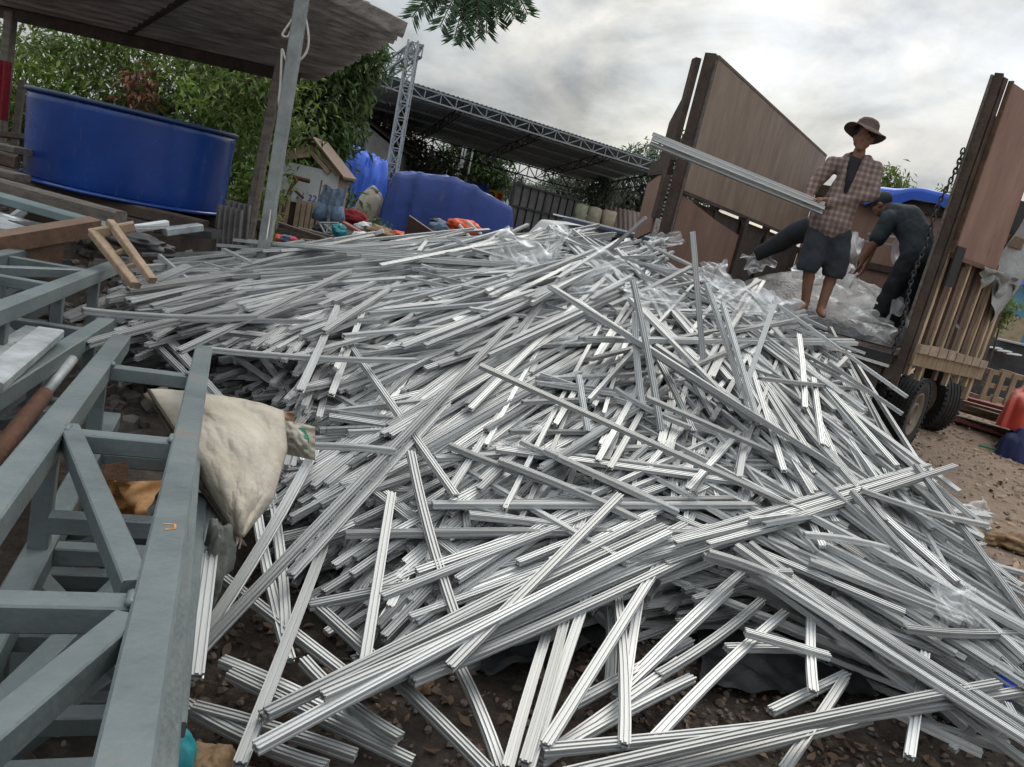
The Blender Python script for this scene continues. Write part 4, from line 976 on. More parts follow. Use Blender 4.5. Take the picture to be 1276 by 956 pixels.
# old grey gabled shed far left
og = P(470, 190, 27); g0 = V((og.x-1.0, og.y, .4))
osd = thing('grey_shed', g0, 'old grey gabled shed behind the mango tree', 'shed')
MB().add([g0+V(p) for p in ((-.9, 0, 0), (1.6, 0, 0), (1.6, 0, 2.4), (.0, 0, 3.2), (-.9, 0, 2.9), (-.9, 3, 0), (1.6, 3, 0), (1.6, 3, 2.4), (.0, 3, 3.2), (-.9, 3, 2.9))], [(0, 1, 2, 3, 4), (9, 8, 7, 6, 5), (0, 5, 6, 1), (1, 6, 7, 2), (4, 9, 5, 0)]).build('walls', CONC, osd)
MB().beam(g0+V((-1.1, 1.4, 2.95)), g0+V((.0, 1.4, 3.33)), 3.4, .06, (0, 0, 1), 0).beam(g0+V((.02, 1.4, 3.33)), g0+V((2.1, 1.4, 2.33)), 3.4, .06, (0, 0, 1), 0).build('roof', WOODD, osd)
MB().box(g0+V((-.6, -.04, 2.2)), g0+V((.5, -.003, 2.5))).build('vent_opening', BLACKM, osd)
# panel-sided enclosure
pw = thing('board_enclosure', P(640, 262, 24), 'tall dark grey board enclosure divided into square panels', 'fence')
a, b_ = P(640, 236, 24), P(724, 253, 27); zt = 2.5
dd = V((b_.x-a.x, b_.y-a.y, 0)); nn = V((dd.y, -dd.x, 0)).normalized()
MB().add([V((a.x, a.y, 0)), V((b_.x, b_.y, 0)), V((b_.x, b_.y, zt)), V((a.x, a.y, zt))] + [V((p.x, p.y, z))-nn*.06 for p, z in ((a, 0), (b_, 0), (b_, zt), (a, zt))], [(0, 1, 2, 3), (7, 6, 5, 4), (0, 3, 7, 4), (1, 5, 6, 2), (3, 2, 6, 7)]).build('boards', GREYPANEL, pw)
fr = MB()
for k in range(10):
    p = V((a.x, a.y, 0))+dd*(k/9); w = .09 if k in (0, 4, 9) else .03
    fr.beam(p+nn*.03, p+nn*.03+V((0, 0, zt)), w, .05, nn, 0)
for z in (.5, 1.15, 1.8, 2.47): fr.beam(V((a.x, a.y, z))+nn*.034, V((b_.x, b_.y, z))+nn*.034, .04, .05, (0, 0, 1), 0)
fr.build('battens', BLACKM, pw)
bl = thing('baled_stack', P(742, 280, 27), 'stack of pale wrapped bales beside the board enclosure', 'bales')
mb = MB()
c = P(742, 262, 27)
for i in range(3):
    for j in range(3):
        x0 = c.x-.75+i*.5; z0 = .55+j*.62
        m2 = MB().ball((0, 0, 0), 1, 16, 10)
        m2.v = [V((x0+.25+max(-.24, min(.24, p.x*.33)), c.y+p.y*.3, z0+.3+max(-.3, min(.3, p.z*.42))))+V((.04*noise.noise(p*2+V((i, j, 0))),)*3) for p in m2.v]
        m2.build('bale', mat('pale_bale_%d' % (i*3+j), (.30+.03*i, .27+.02*j, .23), .85, 0, .3, 6, .4) if j else mat('dun_bale_%d' % i, (.22, .19, .16), .85, 0, .3, 6, .4), bl, smooth=True)
# drum
dr = P(690, 288, 18); tag(MB().lathe([(0, 0), (.28, 0), (.29, .02), (.28, .04), (.28, .4), (.295, .42), (.28, .44), (.28, .8), (.29, .82), (.27, .85), (0, .84)], 24, Matrix.Translation((dr.x, dr.y, .75))).build('steel_drum', GREYPANEL, origin=(dr.x, dr.y, .75), smooth=True), 'dark steel drum before the board enclosure', 'drum')
# white van half hidden by the pile
vx = P(792, 305, 15.5); vr = R(20)
van = thing('white_van', (vx.x, vx.y, 0), 'old white van partly buried behind the pile crest', 'van')
Q = Matrix.Translation((vx.x, vx.y, .10)) @ Matrix.Rotation(vr, 4, 'Z') @ Matrix.Scale(1.06, 4)
def sect(x, zs): return zs
pr = [(-2.0, .35), (2.0, .35), (2.05, .75), (1.75, .95), (1.15, 1.02), (.55, 1.46), (-.9, 1.52), (-1.75, 1.42), (-2.02, .95)]
mb = MB()
for y, s_ in ((-.78, 1), (.78, 1)): mb.v += [Q @ V((x, y*(1 if z < 1.0 else .86), z)) for x, z in pr]
n9 = len(pr); mb.f += [[i, (i+1) % n9, n9+(i+1) % n9, n9+i][::-1] for i in range(n9)] + [list(range(n9)), list(range(n9, 2*n9))[::-1]]
bd = mb.build('body', CARW, van); bv_ = bd.modifiers.new('b', 'BEVEL'); bv_.width = .06; bv_.segments = 3
for sgn in (-1, 1):
    for x0, x1, t0, t1 in ((-1.7, -1.0, -1.6, -.95), (-.85, -.1, -.82, -.1), (.05, .98, .05, .55)):
        MB().add([Q @ V((x0, sgn*.745, 1.02)), Q @ V((x1, sgn*.745, 1.03)), Q @ V((t1, sgn*.685, 1.40)), Q @ V((t0, sgn*.685, 1.40))], [(0, 1, 2, 3)]).build('window', GLASS, van).modifiers.new('t', 'SOLIDIFY').thickness = .012
MB().add([Q @ V(p) for p in ((1.16, -.62, 1.05), (1.16, .62, 1.05), (.63, .56, 1.43), (.63, -.56, 1.43))], [(0, 1, 2, 3)]).build('windscreen', GLASS, van).modifiers.new('t', 'SOLIDIFY').thickness = .03
for y in (-.45, .45): MB().beam(Q @ V((-1.6, y, 1.56)), Q @ V((.4, y, 1.54)), .03, .03).build('roof_rail', CARW, van)
for x in (-1.3, 1.3):
    for y in (-.74, .74): MB().lathe([(.0, -.09), (.30, -.09), (.33, -.05), (.33, .05), (.30, .09), (0, .09)], 24, Q @ Matrix.Translation((x, y, .22)) @ Matrix.Rotation(R(90), 4, 'X')).build('wheel', RUBBER, van, smooth=True)
tag(MB().beam(P(705, 282, 14.2)+V((0, 0, .12)), P(800, 300, 14.8)+V((0, 0, .05)), .5, .07).build('blue_board', mat('slate_blue_board', (.07, .09, .14), .6), origin=P(760, 290, 14)), 'slate blue board lying behind the white van', 'board')
# tiled low building
tb = P(800, 290, 30); tl = thing('tiled_building', (tb.x, tb.y, 0), 'low dark building with brown tiled roof behind the truck', 'building')
MB().box((tb.x-1.2, tb.y, 0), (tb.x+3.2, tb.y+4, 1.75)).build('walls', mat('dark_wall', (.03, .03, .03), .9), tl)
rt = MB()
for k in range(9):
    y = tb.y-.5+k*.28; z = 1.78+k*.10
    rt.grid(lambda a, b_: V((tb.x-1.5+a*5.1, y+b_*.32, z+.13*b_+.02*math.cos(a*2*math.pi*26))), 130, 1)
rt.build('tiled_roof', TILE, tl)
# pale house and yellow sign
hs = P(610, 240, 55); h0 = V((hs.x, hs.y, 0)); ho = thing('pale_house', h0, 'pale blue gabled house beyond the blue tarp', 'house')
MB().add([h0+V(p) for p in ((-1.9, 0, 0), (1.9, 0, 0), (1.9, 0, 2.8), (.3, 0, 4.6), (-1.9, 0, 3.4), (-1.9, 6, 0), (1.9, 6, 0), (1.9, 6, 2.8), (.3, 6, 4.6), (-1.9, 6, 3.4))], [(0, 1, 2, 3, 4), (9, 8, 7, 6, 5), (0, 5, 6, 1), (1, 6, 7, 2), (4, 9, 5, 0)]).build('walls', HOUSEW, ho)
MB().beam(h0+V((-2.3, 2.8, 3.25)), h0+V((.3, 2.8, 4.74)), 6.4, .1, ch=0).beam(h0+V((.32, 2.8, 4.74)), h0+V((2.4, 2.8, 2.3)), 6.4, .1, ch=0).build('roof', mat('pale_roof', (.5, .55, .58), .7), ho)
sg = P(614, 245, 34); sn = thing('yellow_sign', (sg.x, sg.y, 0), 'yellow sign board with a dark round mark behind the blue tarp', 'sign')
MB().box((sg.x-.46, sg.y, sg.z-.3), (sg.x+.46, sg.y+.05, sg.z+.28)).build('sign_board', YELLOW, sn)
ms = Matrix.Translation((sg.x-.08, sg.y-.012, sg.z+.02)) @ Matrix.Rotation(R(90), 4, 'X')
MB().lathe([(.09, 0), (.17, 0), (.17, .01), (.09, .01)], 24, ms, True).build('round_mark', BLACKINK, sn)
MB().box((sg.x+.2, sg.y-.01, sg.z-.22), (sg.x+.4, sg.y-.002, sg.z+.2)).build('red_stripe', RED, sn)
MB().beam((sg.x, sg.y+.09, 0), (sg.x, sg.y+.09, sg.z), .07, .07).build('post', GALV, sn)
# power poles and wires
for k, (u, v, d, h_, lb) in enumerate(((575, 200, 38, 5.6, 'thick pale pole standing before the dark far tree'), (585, 205, 38.4, 5.4, 'thin pale pole beside the thick far pole'))):
    p = P(u, v, d); tag(MB().tube([(p.x, p.y, 0), (p.x+.05, p.y, h_)], [.13-.05*k*1.4, .11-.05*k*1.4], 10).build('power_pole', CONC, origin=(p.x, p.y, 0), smooth=True), lb, 'pole')
for k, (a, b_) in enumerate((((505, 180, 28), (690, 237, 40)), ((600, 195, 38), (770, 248, 44)), ((610, 208, 38), (770, 255, 44)))):
    pa, pb = P(*a), P(*b_); tag(MB().tube([pa.lerp(pb, t/12)-V((0, 0, .5*math.sin(math.pi*t/12))) for t in range(13)], .022, 5).build('power_wire', WIRE, origin=pa), ['lowest', 'middle', 'highest'][k]+' sagging dark wire under the canopy', 'wire')
# ------------------------------------------------------------------ truck
TAZ = R(31); TO = V((3.30, 6.95, 0))
TX, TY = V((math.cos(TAZ), -math.sin(TAZ), 0)), V((math.sin(TAZ), math.cos(TAZ), 0))
def TW(x, y, z): return TO + TX*x + TY*y + V((0, 0, z))
trk = thing('cargo_truck', TO, 'old cargo truck with tall plywood sides and its rear open toward the pile', 'truck', rz=-TAZ)
def tp(mb, name, m_, parent=None, smooth=False): return mb.build(name, m_, parent or trk, False, smooth=smooth)
LW = -2.42; LEN = 5.5
fl = MB()
for k in range(9): fl.box((LW+.02+k*.266, .03, 1.08), (LW+.02+k*.266+.258, LEN, 1.16))
tp(fl, 'bed_floor', WOODD)
# left side: plywood boards on stakes
ls = tp(MB().box((LW-.09, .10, 1.16), (LW-.05, LEN, 2.17)), 'left_side_wall', WOODD)
ls2 = MB()
for y in (.2, 1.3, 2.45, 3.6, 4.8): ls2.box((LW-.12, y, 1.17), (LW-.03, y+.10, 3.42))
tp(ls2, 'stakes', WOODD)
def pboard(y0, y1, z0, z1, x, m_, cut=()):
    return MB().box((x, y0, z0), (x+.022, y1, z1))
tp(pboard(.10, LEN, 2.24, 3.55, LW-.028, PLY), 'plywood_panel', PLY)
tp(MB().add([(LW-.026, .12, 1.2), (LW-.026, 2.3, 1.2), (LW-.026, 2.3, 1.98), (LW-.026, 1.3, 2.06), (LW-.026, .12, 2.2), (LW-.004, .12, 1.2), (LW-.004, 2.3, 1.2), (LW-.004, 2.3, 1.98), (LW-.004, 1.3, 2.06), (LW-.004, .12, 2.2)], [(0, 1, 2, 3, 4)[::-1], (5, 6, 7, 8, 9), (0, 4, 9, 5), (4, 3, 8, 9), (3, 2, 7, 8), (2, 1, 6, 7), (1, 0, 5, 6)]), 'lower_panel', PLYR)
tp(MB().box((LW-.03, 2.34, 1.2), (LW+.03, 2.46, 2.23)), 'inner_stake', WOODD); tp(MB().box((LW-.025, 3.5, 1.2), (LW+.0, LEN-.02, 2.1)), 'low_board', WOODD)
tp(MB().box((LW-.032, .1, 2.2), (LW+.014, LEN, 2.235)), 'seam_batten', WOODD)
tp(MB().box((LW-.035, .12, 3.552), (LW+.0, LEN, 3.58)), 'top_edging', WOODB)
tp(MB().box((LW-.10, -.02, 1.0), (LW+.01, .095, 3.56)), 'rear_post', WOODD)
tp(MB().box((LW+.012, .0, 1.3), (LW+.03, .03, 3.5)), 'post_batten', WOODG)
# left rear door leaf folded along the outside of the side wall
da = V((-.66, .75, 0)); dnn = V((-.75, -.66, 0))
def lf(mb, L0, L1, z0, z1, t0, t1, sk=0):
    hgp = V((LW-.12, -.02, 0))
    return mb.add([hgp+da*l+dnn*t+V((0, 0, z+s_)) for z in (z0, z1) for l, t, s_ in ((L0, t0, 0), (L1, t0, sk), (L1, t1, sk), (L0, t1, 0))], [(3, 2, 1, 0), (4, 5, 6, 7), (0, 1, 5, 4), (1, 2, 6, 5), (2, 3, 7, 6), (3, 0, 4, 7)])
ld = tp(lf(lf(MB(), .0, .12, 1.9, 3.5, 0, .06), .0, .65, 2.35, 2.5, .0, .05), 'rear_door', WOODD)
tp(lf(MB(), .1, .62, 1.75, 2.38, .01, .04, -.12), 'door_panel', PLYR, ld)
tp(lf(MB(), .12, .42, 2.52, 3.2, .01, .035, -.3), 'door_panel', WOODD, ld)
# headboard and cab
tp(MB().box((LW, LEN, 1.1), (.0, LEN+.06, 2.98)), 'headboard', PLYR)
tp(MB().box((LW, LEN-.05, 2.95), (0, LEN+.08, 3.12)).box((LW, LEN-.05, 2.0), (0, LEN-.002, 2.1)), 'headboard_rail', WOODD)
cabp = [(LEN+.2, .75), (LEN+2.0, .75), (LEN+2.1, 1.5), (LEN+1.75, 2.5), (LEN+.25, 2.6)]
mb = MB(); mb.v += [V((LW+.15, y, z)) for y, z in cabp] + [V((-.15, y, z)) for y, z in cabp]
mb.f += [[i, (i+1) % 5, 5+(i+1) % 5, 5+i] for i in range(5)] + [[4, 3, 2, 1, 0], [5, 6, 7, 8, 9]]
cb3 = tp(mb, 'cab', mat('blue_cab_paint', (.03, .12, .35), .4)); bvm = cb3.modifiers.new('b', 'BEVEL'); bvm.width = .06; bvm.segments = 2
tp(MB().box((-.152, LEN+.6, 1.55), (-.14, LEN+1.6, 2.3)).box((LW+.14, LEN+.6, 1.55), (LW+.152, LEN+1.6, 2.3)), 'cab_window', GLASS, cb3)
tp(MB().tube([(-.1, LEN+1.7, 2.1), (.3, LEN+1.8, 2.15), (.3, LEN+1.8, 1.7)], .02, 6).box((.22, LEN+1.78, 1.65), (.38, LEN+1.82, 2.05)), 'wing_mirror', BLACKM, cb3)
# right side wall
tp(MB().box((.0, .15, 1.16), (.03, LEN, 2.0)), 'right_side_wall', WOODD)
tp(MB().box((.0, .25, 2.0), (.025, LEN, 3.45)), 'grey_side_sheet', STEELWORN)
rs = MB()
for y in (.6, 1.7, 2.8, 3.9, 5.0): rs.box((.032, y, 1.1), (.09, y+.09, 3.4))
tp(rs, 'stakes', WOODD)
tp(MB().box((.02, -.04, .86), (.085, .05, 3.60)), 'rear_post', WOODD)
tp(MB().box((-.005, -.05, 1.5), (.018, .03, 3.58)), 'post_batten', WOODG)
# right rear door leaf swung open toward us
ea = V((math.sin(R(24)), math.cos(R(24)), 0)); en = V((math.cos(R(24)), -math.sin(R(24)), 0))
def rl(mb, L0, L1, z0, z1, t0, t1, s0=0, s1=0):
    hgp = V((.06, -.02, 0))
    return mb.add([hgp+ea*l+en*t+V((0, 0, z+s_)) for z in (z0, z1) for l, t, s_ in ((L0, t1, s0), (L1, t1, s1), (L1, t0, s1), (L0, t0, s0))], [(3, 2, 1, 0), (4, 5, 6, 7), (0, 1, 5, 4), (1, 2, 6, 5), (2, 3, 7, 6), (3, 0, 4, 7)])
rd = tp(rl(rl(MB(), 0.03, .09, 1.02, 3.58, -.05, .03), 1.32, 1.40, 1.0, 3.2, -.05, .02), 'rear_door', WOODD)
tp(rl(MB(), .09, 1.32, 1.2, 2.12, -.05, -.02), 'backing_boards', WOODD, rd)
tp(rl(MB(), .12, .91, 2.13, 3.56, .035, .06, 0, -.02), 'plywood_panel', PLYR, rd)
tp(rl(rl(rl(MB(), .11, .93, 2.09, 2.128, .035, .07, 0, -.02), .10, .118, 2.13, 3.57, .03, .07), .1, 1.3, 2.35, 2.45, -.02, .03), 'panel_edging', WOODB, rd)
sl = MB()
rr_ = random.Random(2)
bats = [(.11, .040, 1.02), (.26, .075, 1.2), (.34, .028, .98), (.47, .07, 1.2), (.56, .03, 1.18), (.66, .05, 1.0), (.78, .075, 1.2), (.88, .03, .96), (.99, .06, 1.2), (1.09, .028, 1.0), (1.19, .06, 1.2), (1.28, .03, .98), (1.38, .045, .85)]
for k, (l, w, z0) in enumerate(bats):
    l *= .92; tp(rl(MB(), l, l+w, z0, 2.12+rr_.uniform(-.08, .12), -.018, .012 if w > .045 else .03), 'batten', mat('batten_wood_%d' % k, *(((.13, .085, .065),) if w > .045 else ((.42, .32, .21),)), .8, 0, .4, 5, .3, stretch=(6, 6, 1)), rd)
tp(rl(MB(), .07, 1.38, 1.10, 1.22, .032, .06, .02, -.03), 'bottom_rail', WOODT, rd)
bl_ = MB()
for k in range(8): rl(bl_, .08+k*.16, .08+k*.16+.14, 1.235-.006*k, 1.315-.006*k+rr_.uniform(-.01, .01), .03, .085)
tp(bl_, 'rail_block', mat('pale_block', (.33, .25, .19), .85, 0, .3, 8, .3), rd)
tp(rl(MB(), .10, .24, 1.85, 2.2, .075, .09), 'rubber_flap', RUBBER, rd)
ragf = MB().grid(lambda a, b_: V((.06, -.02, 0))+ea*(.62+a*.7)+en*(.09+.02*math.sin(a*30)+.02*math.sin(b_*9))+V((0, 0, 2.10-b_*(.12+.08*math.sin(a*13)+.05*a))), 26, 8)
tp(ragf, 'torn_plastic', mat('torn_grey_plastic', (.22, .22, .21), .6, 0, .4, 7), rd, True)
tp(MB().grid(lambda a, b_: V((.06, -.02, 0))+ea*(1.0+a*.4)+en*(.05+.05*math.sin(a*5+b_*7))+V((0, 0, 2.9-b_*1.1-.3*a)), 10, 20), 'canvas_flap', mat('grey_canvas', (.28, .29, .29), .8, 0, .3, 5, .3), rd, True)
# chain on the right post
chm = MB()
for k in range(44):
    t = k/43; z = 2.95-1.75*t; x = -.015+.01*math.sin(k*.4)-.05*math.sin(math.pi*t)
    M_ = Matrix.Translation((x, -.08, z)) @ Matrix.Rotation(R(90)*(k % 2), 4, 'Z') @ Matrix.Diagonal((.6, 1, 1, 1))
    ring = [M_ @ V((.024*math.cos(a)*1, 0, .030*math.sin(a))) for a in (i*math.pi/4 for i in range(9))]
    chm.tube(ring, .0075, 5, False)
tp(chm, 'chain', BLACKM, None, True)
# tail board hanging under the bed, chassis, steps
tp(MB().box((LW+.2, -.03, .66), (-.08, .02, 1.06)), 'tail_board', CHASSIS)
tp(MB().box((LW+.18, -.05, 1.04), (-.02, .03, 1.17)), 'bed_edge', BLACKM)
tp(MB().box((-1.75, .1, .62), (-1.6, LEN+1.8, .86)).box((-.85, .1, .62), (-.7, LEN+1.8, .86)), 'chassis_rail', CHASSIS)
tp(MB().box((LW+.1, .05, .88), (-.06, LEN, 1.07)), 'sub_frame', CHASSIS)
for k, (y, z) in enumerate(((3.0, .62), (3.1, .38))): tp(MB().beam((.0, y-.25, z), (.1, y+.25, z+.02), .08, .05), 'side_step', mat('pale_step_%d' % k, (.36, .33, .27), .8, 0, .3, 8))
tp(MB().tube([(-.02, 2.75, 1.1), (0, 2.85, .3)], .015, 6).tube([(.02, 3.2, 1.1), (.06, 3.3, .3)], .015, 6), 'step_hanger', WOODT)
def wheel(x, y, z, rr, w, steer=0, both=False):
    M_ = Matrix.Translation((x, y, z)) @ Matrix.Rotation(steer, 4, 'Z') @ Matrix.Rotation(R(90), 4, 'Y')
    pf = [(rr*.56, -w*.42), (rr*.78, -w*.5), (rr*.93, -w*.47), (rr*.985, -w*.40)]
    for k in range(5):
        z0 = -w*.36+k*w*.165; pf += [(rr, z0), (rr, z0+w*.12), (rr*.965, z0+w*.125), (rr*.965, z0+w*.155)]
    pf += [(rr*.985, w*.40), (rr*.93, w*.47), (rr*.78, w*.5), (rr*.56, w*.42), (rr*.55, 0)]
    lugs = MB().lathe(pf, 48, M_, True)
    for k in range(40):
        a = 2*math.pi*k/40
        for s_ in (-1, 1):
            lugs.box((rr*.93, -.018, s_*w*.44-.02), (rr*.998, .018, s_*w*.44+.02), M_ @ Matrix.Rotation(a+(.05 if s_ > 0 else 0), 4, 'Z'))
    tp(lugs, 'tyre', RUBBER)
    rim = MB().lathe([(.0, .04), (.10, .04), (.11, .10), (.13, .10), (.14, .0), (rr*.40, -.02), (rr*.5, w*.30), (rr*.57, w*.45), (rr*.60, w*.45), (rr*.58, w*.36), (rr*.54, 0), (rr*.54, -w*.4), (0, -w*.4)], 40, M_)
    for k in range(8): rim.ball(M_ @ V((.21*math.cos(k*.785), .21*math.sin(k*.785), .01)), .022, 8, 5)
    tp(rim, 'wheel_rim', RIMM, None, True)
wheel(.06, 2.25, .43, .43, .24, R(-9)); wheel(-.28, 2.2, .43, .43, .24); wheel(LW+.2, 2.05, .43, .43, .24); wheel(LW+.5, 2.05, .43, .43, .24)
wheel(.16, 4.45, .46, .46, .27, R(38)); wheel(LW+.3, 4.45, .46, .46, .27, R(38))
tp(MB().tube([(LW+.3, 2.05, .43), (-.2, 2.05, .43)], .08, 10).ball((-1.2, 2.05, .43), .2, 14, 10), 'rear_axle', CHASSIS)
tp(MB().tube([(LW+.3, 4.5, .43), (-.05, 4.5, .43)], .06, 10), 'front_axle', CHASSIS)
# blue tarp over the headboard and cab
def tbfn(a, b_):
    x = -1.75+a*1.72; y = LEN-.14+b_*2.0
    z = 3.20+.12*math.sin(a*2.7)+.03*noise.noise(V((a*5, b_*5, 0)))-.25*max(0, a-.8)
    if b_ < .12: z -= (.12-b_)*2.2*(1+.3*math.sin(a*9)); y = LEN-.16+.02*math.sin(a*25)
    return TW(x, y, z)
tag(MB().grid(tbfn, 40, 32).build('blue_tarp', TARPBR, origin=TW(-.8, LEN+.6, 3.1), smooth=True), 'bright blue tarp stretched over the front of the truck bed', 'tarp')
c = TW(2.25, 5.6, 2.0)
tag(MB().grid(lambda a, b_: P(1256+30*a+6*b_, 300+62*b_-14*a, 9.6+.4*a)+V((0, .05*math.sin(a*9+b_*4), 0)), 14, 16).build('blue_tarp', TARPBR, origin=P(1262, 360, 9.6), smooth=True), 'strip of blue tarp hanging behind the open truck door at the right edge', 'tarp')
tag(MB().box(*(lambda p: ((p.x-.3, p.y, p.z-.5), (p.x+.6, p.y+.06, p.z+.35)))(P(1266, 285, 10.0))).build('black_curtain', BLACKM, origin=P(1266, 340, 10)), 'black sheet above the hanging strip of blue tarp', 'sheet')

# load inside the bed: plastic wrapped rails and a dark heap
def heapfn(x0, x1, y0, y1, z0, hh, seed=0):
    def fn(a, b_):
        x = x0+(x1-x0)*a; y = y0+(y1-y0)*b_
        k = (math.sin(math.pi*a)*math.sin(math.pi*b_))**.55
        return TW(x, y, z0+hh*k+.10*noise.noise(V((x*3+seed, y*3, 0)))*k+.05*noise.noise(V((x*9+seed, y*9, 0)))*k)
    return fn
tag(MB().grid(heapfn(-2.3, -.15, .9, 5.2, 1.17, .62), 50, 60).build('wrapped_load', mat('dark_wrapped_load', (.035, .035, .037), .5, 0, .8, 9, .8, 30, col2=(.17, .17, .175)), origin=TW(-1.2, 2, 1.17), smooth=True), 'grey heap of wrapped rails filling the truck bed behind the men', 'load')  # dark grey load; its darkest blotches paint shaded gaps into the colour
lr = random.Random(4)
LB = ['pale rail on the load under the headboard', 'rail lying crosswise on the load behind the bending man']
for k, (p, q_) in enumerate((((1082, 291, 10.2), (1160, 301, 9.6)), ((1075, 300, 9.8), (1165, 312, 9.4)))):
    a, b_ = P(*p), P(*q_)
    o = bpy.data.objects.new('aluminium_rail', rme); COL.objects.link(o)
    d = (b_-a); q2, c2, L2 = rail_matrix(dict(a=a, b=b_, roll=0)); o.matrix_world = Matrix.Translation(c2) @ q2.to_4x4() @ Matrix.Diagonal((1, L2, 1, 1)); tag(o, LB[k], 'metal rail')
# crumpled plastic films
def film(name, c, ax, ay, amp, label, seed, m_=None, nrm=None, n=34):
    ax, ay = V(ax), V(ay); nr = V(nrm) if nrm else ax.cross(ay).normalized()
    def fn(a, b_):
        s_ = noise.noise(V((a*2.2+seed, b_*3, 0)))+.7*abs(noise.noise(V((a*4+b_*3+seed, b_*2, 2))))+.22*noise.noise(V((a*12+seed, b_*5, 5)))
        jx = .22*noise.noise(V((b_*4+seed, a*2, 7))); jy = .22*noise.noise(V((a*4, b_*2+seed, 9)))
        return V(c)+ax*(a-.5+jx)+ay*(b_-.5+jy)+nr*amp*s_
    return tag(MB().grid(fn, n, n).build(name, m_ or FILM, origin=c, smooth=True), label, 'plastic film')
def filmp(u, v, d, w, h, rot, amp, label, seed, m_=None):
    px = d/FPX; a = R(rot)
    ex = (RT*math.cos(a)+UP*math.sin(a)); ey = (UP*math.cos(a)-RT*math.sin(a)) + V((0, .5, 0))
    return film('plastic_film', P(u, v, d), ex*w*px, ey*h*px, amp, label, seed, m_)
FL = [(650, 318, 6.2, 70, 40, -25, .08, 'clear film wrapped over rails at the crest left of the white van', 1, FILMW), (688, 312, 6.4, 22, 60, -20, .07, 'upright twist of clear film before the white van', 2, FILM), (735, 356, 5.7, 60, 24, 35, .05, 'twisted clear film in the tangle below the white van', 3, FILM),
      (762, 330, 6.0, 60, 26, -25, .05, 'clear film lying on the crest between van and plywood wall', 4, FILM), (815, 372, 5.5, 70, 26, 0, .05, 'milky film under the tall upright rail', 5, FILMW), (890, 345, 6.2, 36, 34, 0, .10, 'white film bunched at the foot of the plywood wall', 6, FILMW),
      (945, 326, 7.9, 36, 24, 20, .10, 'white film heap in the bed next to the black cloth', 7, FILMW), (925, 372, 6.0, 80, 34, -20, .07, 'film spread over rails at the tail of the truck left of the man', 8, FILMW), (965, 385, 6.2, 60, 34, -20, .08, 'film underfoot just left of the man in the hat', 9, FILMW),
      (1010, 340, 8.2, 44, 36, 30, .10, 'grey film heaped behind the knees of the man in the hat', 10, FILMW), (1052, 325, 8.3, 40, 70, -20, .12, 'film hanging between the two men', 11, FILMW), (1050, 375, 7.3, 80, 34, -15, .09, 'film under the feet of the bending man', 12, FILMW), (1085, 405, 7.1, 60, 26, -20, .07, 'white film at the tail edge of the truck below the bending man', 13, FILMW),
      (1130, 350, 7.9, 40, 90, -15, .10, 'film against the right post behind the bending man', 14, FILMW), (1064, 500, 6.2, 36, 26, 0, .08, 'milky bag bulging beside the truck tail', 15, FILMW), (1030, 520, 5.6, 100, 24, -14, .05, 'film tube wrapped on rails in front of the rear wheel', 16, FILMW), (1040, 550, 5.2, 110, 26, -13, .05, 'longer film tube lower on the pile in front of the rear wheel', 17, FILMW),
      (1190, 755, 3.3, 50, 40, 0, .05, 'loose clear plastic scrap on the lower right slope', 18, FILM), (1215, 640, 5.0, 34, 24, 10, .04, 'white film corner at the right edge of the pile', 19, FILMW), (1040, 610, 4.3, 30, 16, 0, .02, 'small film rag on the long bundle', 20, FILM), (665, 560, 3.9, 30, 46, 10, .04, 'clear film tied round rails at the centre of the pile', 21, FILM), (475, 440, 4.6, 28, 14, 0, .03, 'small clear film scrap on the upper left slope', 22, FILM),
      (830, 300, 6.6, 40, 18, 10, .04, 'thin film on rails at the crest before the plywood wall', 23, FILM), (700, 425, 4.9, 50, 20, 20, .04, 'thin clear film midway down the pile', 24, FILM), (990, 575, 4.8, 50, 20, -30, .03, 'clear film among rails on the right shoulder', 25, FILM), (1180, 385, 7.2, 20, 40, 0, .04, 'film shred caught on the right post chain', 26, FILM)]
for a in FL: filmp(*a)
# black cloth bundle behind the man
a, b_ = P(1012, 284, 7.6), P(942, 318, 7.9)
mb = MB().tube(smoothp([a, a.lerp(b_, .35)+V((0, 0, .03)), a.lerp(b_, .7), b_]), [.13-.0038*k for k in range(19)], 14)
mb.v = [p+V((.0, 0, .015*noise.noise(p*9))) for p in mb.v]
tag(mb.build('black_cloth', TEE, origin=b_, smooth=True), 'black cloth stretched behind the man in the hat', 'cloth')

# ------------------------------------------------------------------ people
def person(loc, rz, label):
    return thing('person', loc, label, 'person', rz=rz)
def body(mb, name, m_, parent, vox=.011, sm=4):
    o = mb.build(name, m_, parent, False)
    return bake(o, [('REMESH', dict(mode='VOXEL', voxel_size=vox)), ('SMOOTH', dict(iterations=sm, factor=.5))])
def hand(mb, wrist, tip, spread, curl, thumb=1):
    """palm and five bent fingers: wrist -> tip direction, spread = across the knuckles, curl = closing direction"""
    w, t, s_, c_ = V(wrist), V(tip), V(spread).normalized(), V(curl).normalized()
    d = (t-w).normalized(); s_ = (s_-d*s_.dot(d)).normalized()
    kn = w+d*.085
    for i in range(4):
        x = (i-1.5)*.021
        k0 = kn+s_*x; ln = (.030, .035, .034, .026)[i]
        mb.limb([w+s_*x*.6, k0], [.019, .0135], 8)
        k1 = k0+d*ln*.8+c_*ln*.55; k2 = k1+c_*ln*.85; k3 = k2+c_*ln*.35-d*ln*.55
        mb.limb([k0, k1, k2, k3], [.0105, .0095, .0088, .008], 8)
    b0 = w+d*.028-s_*.028*thumb
    mb.limb([b0, b0-s_*.022*thumb+d*.03+c_*.012, b0-s_*.012*thumb+d*.052+c_*.040], [.014, .012, .010], 8)
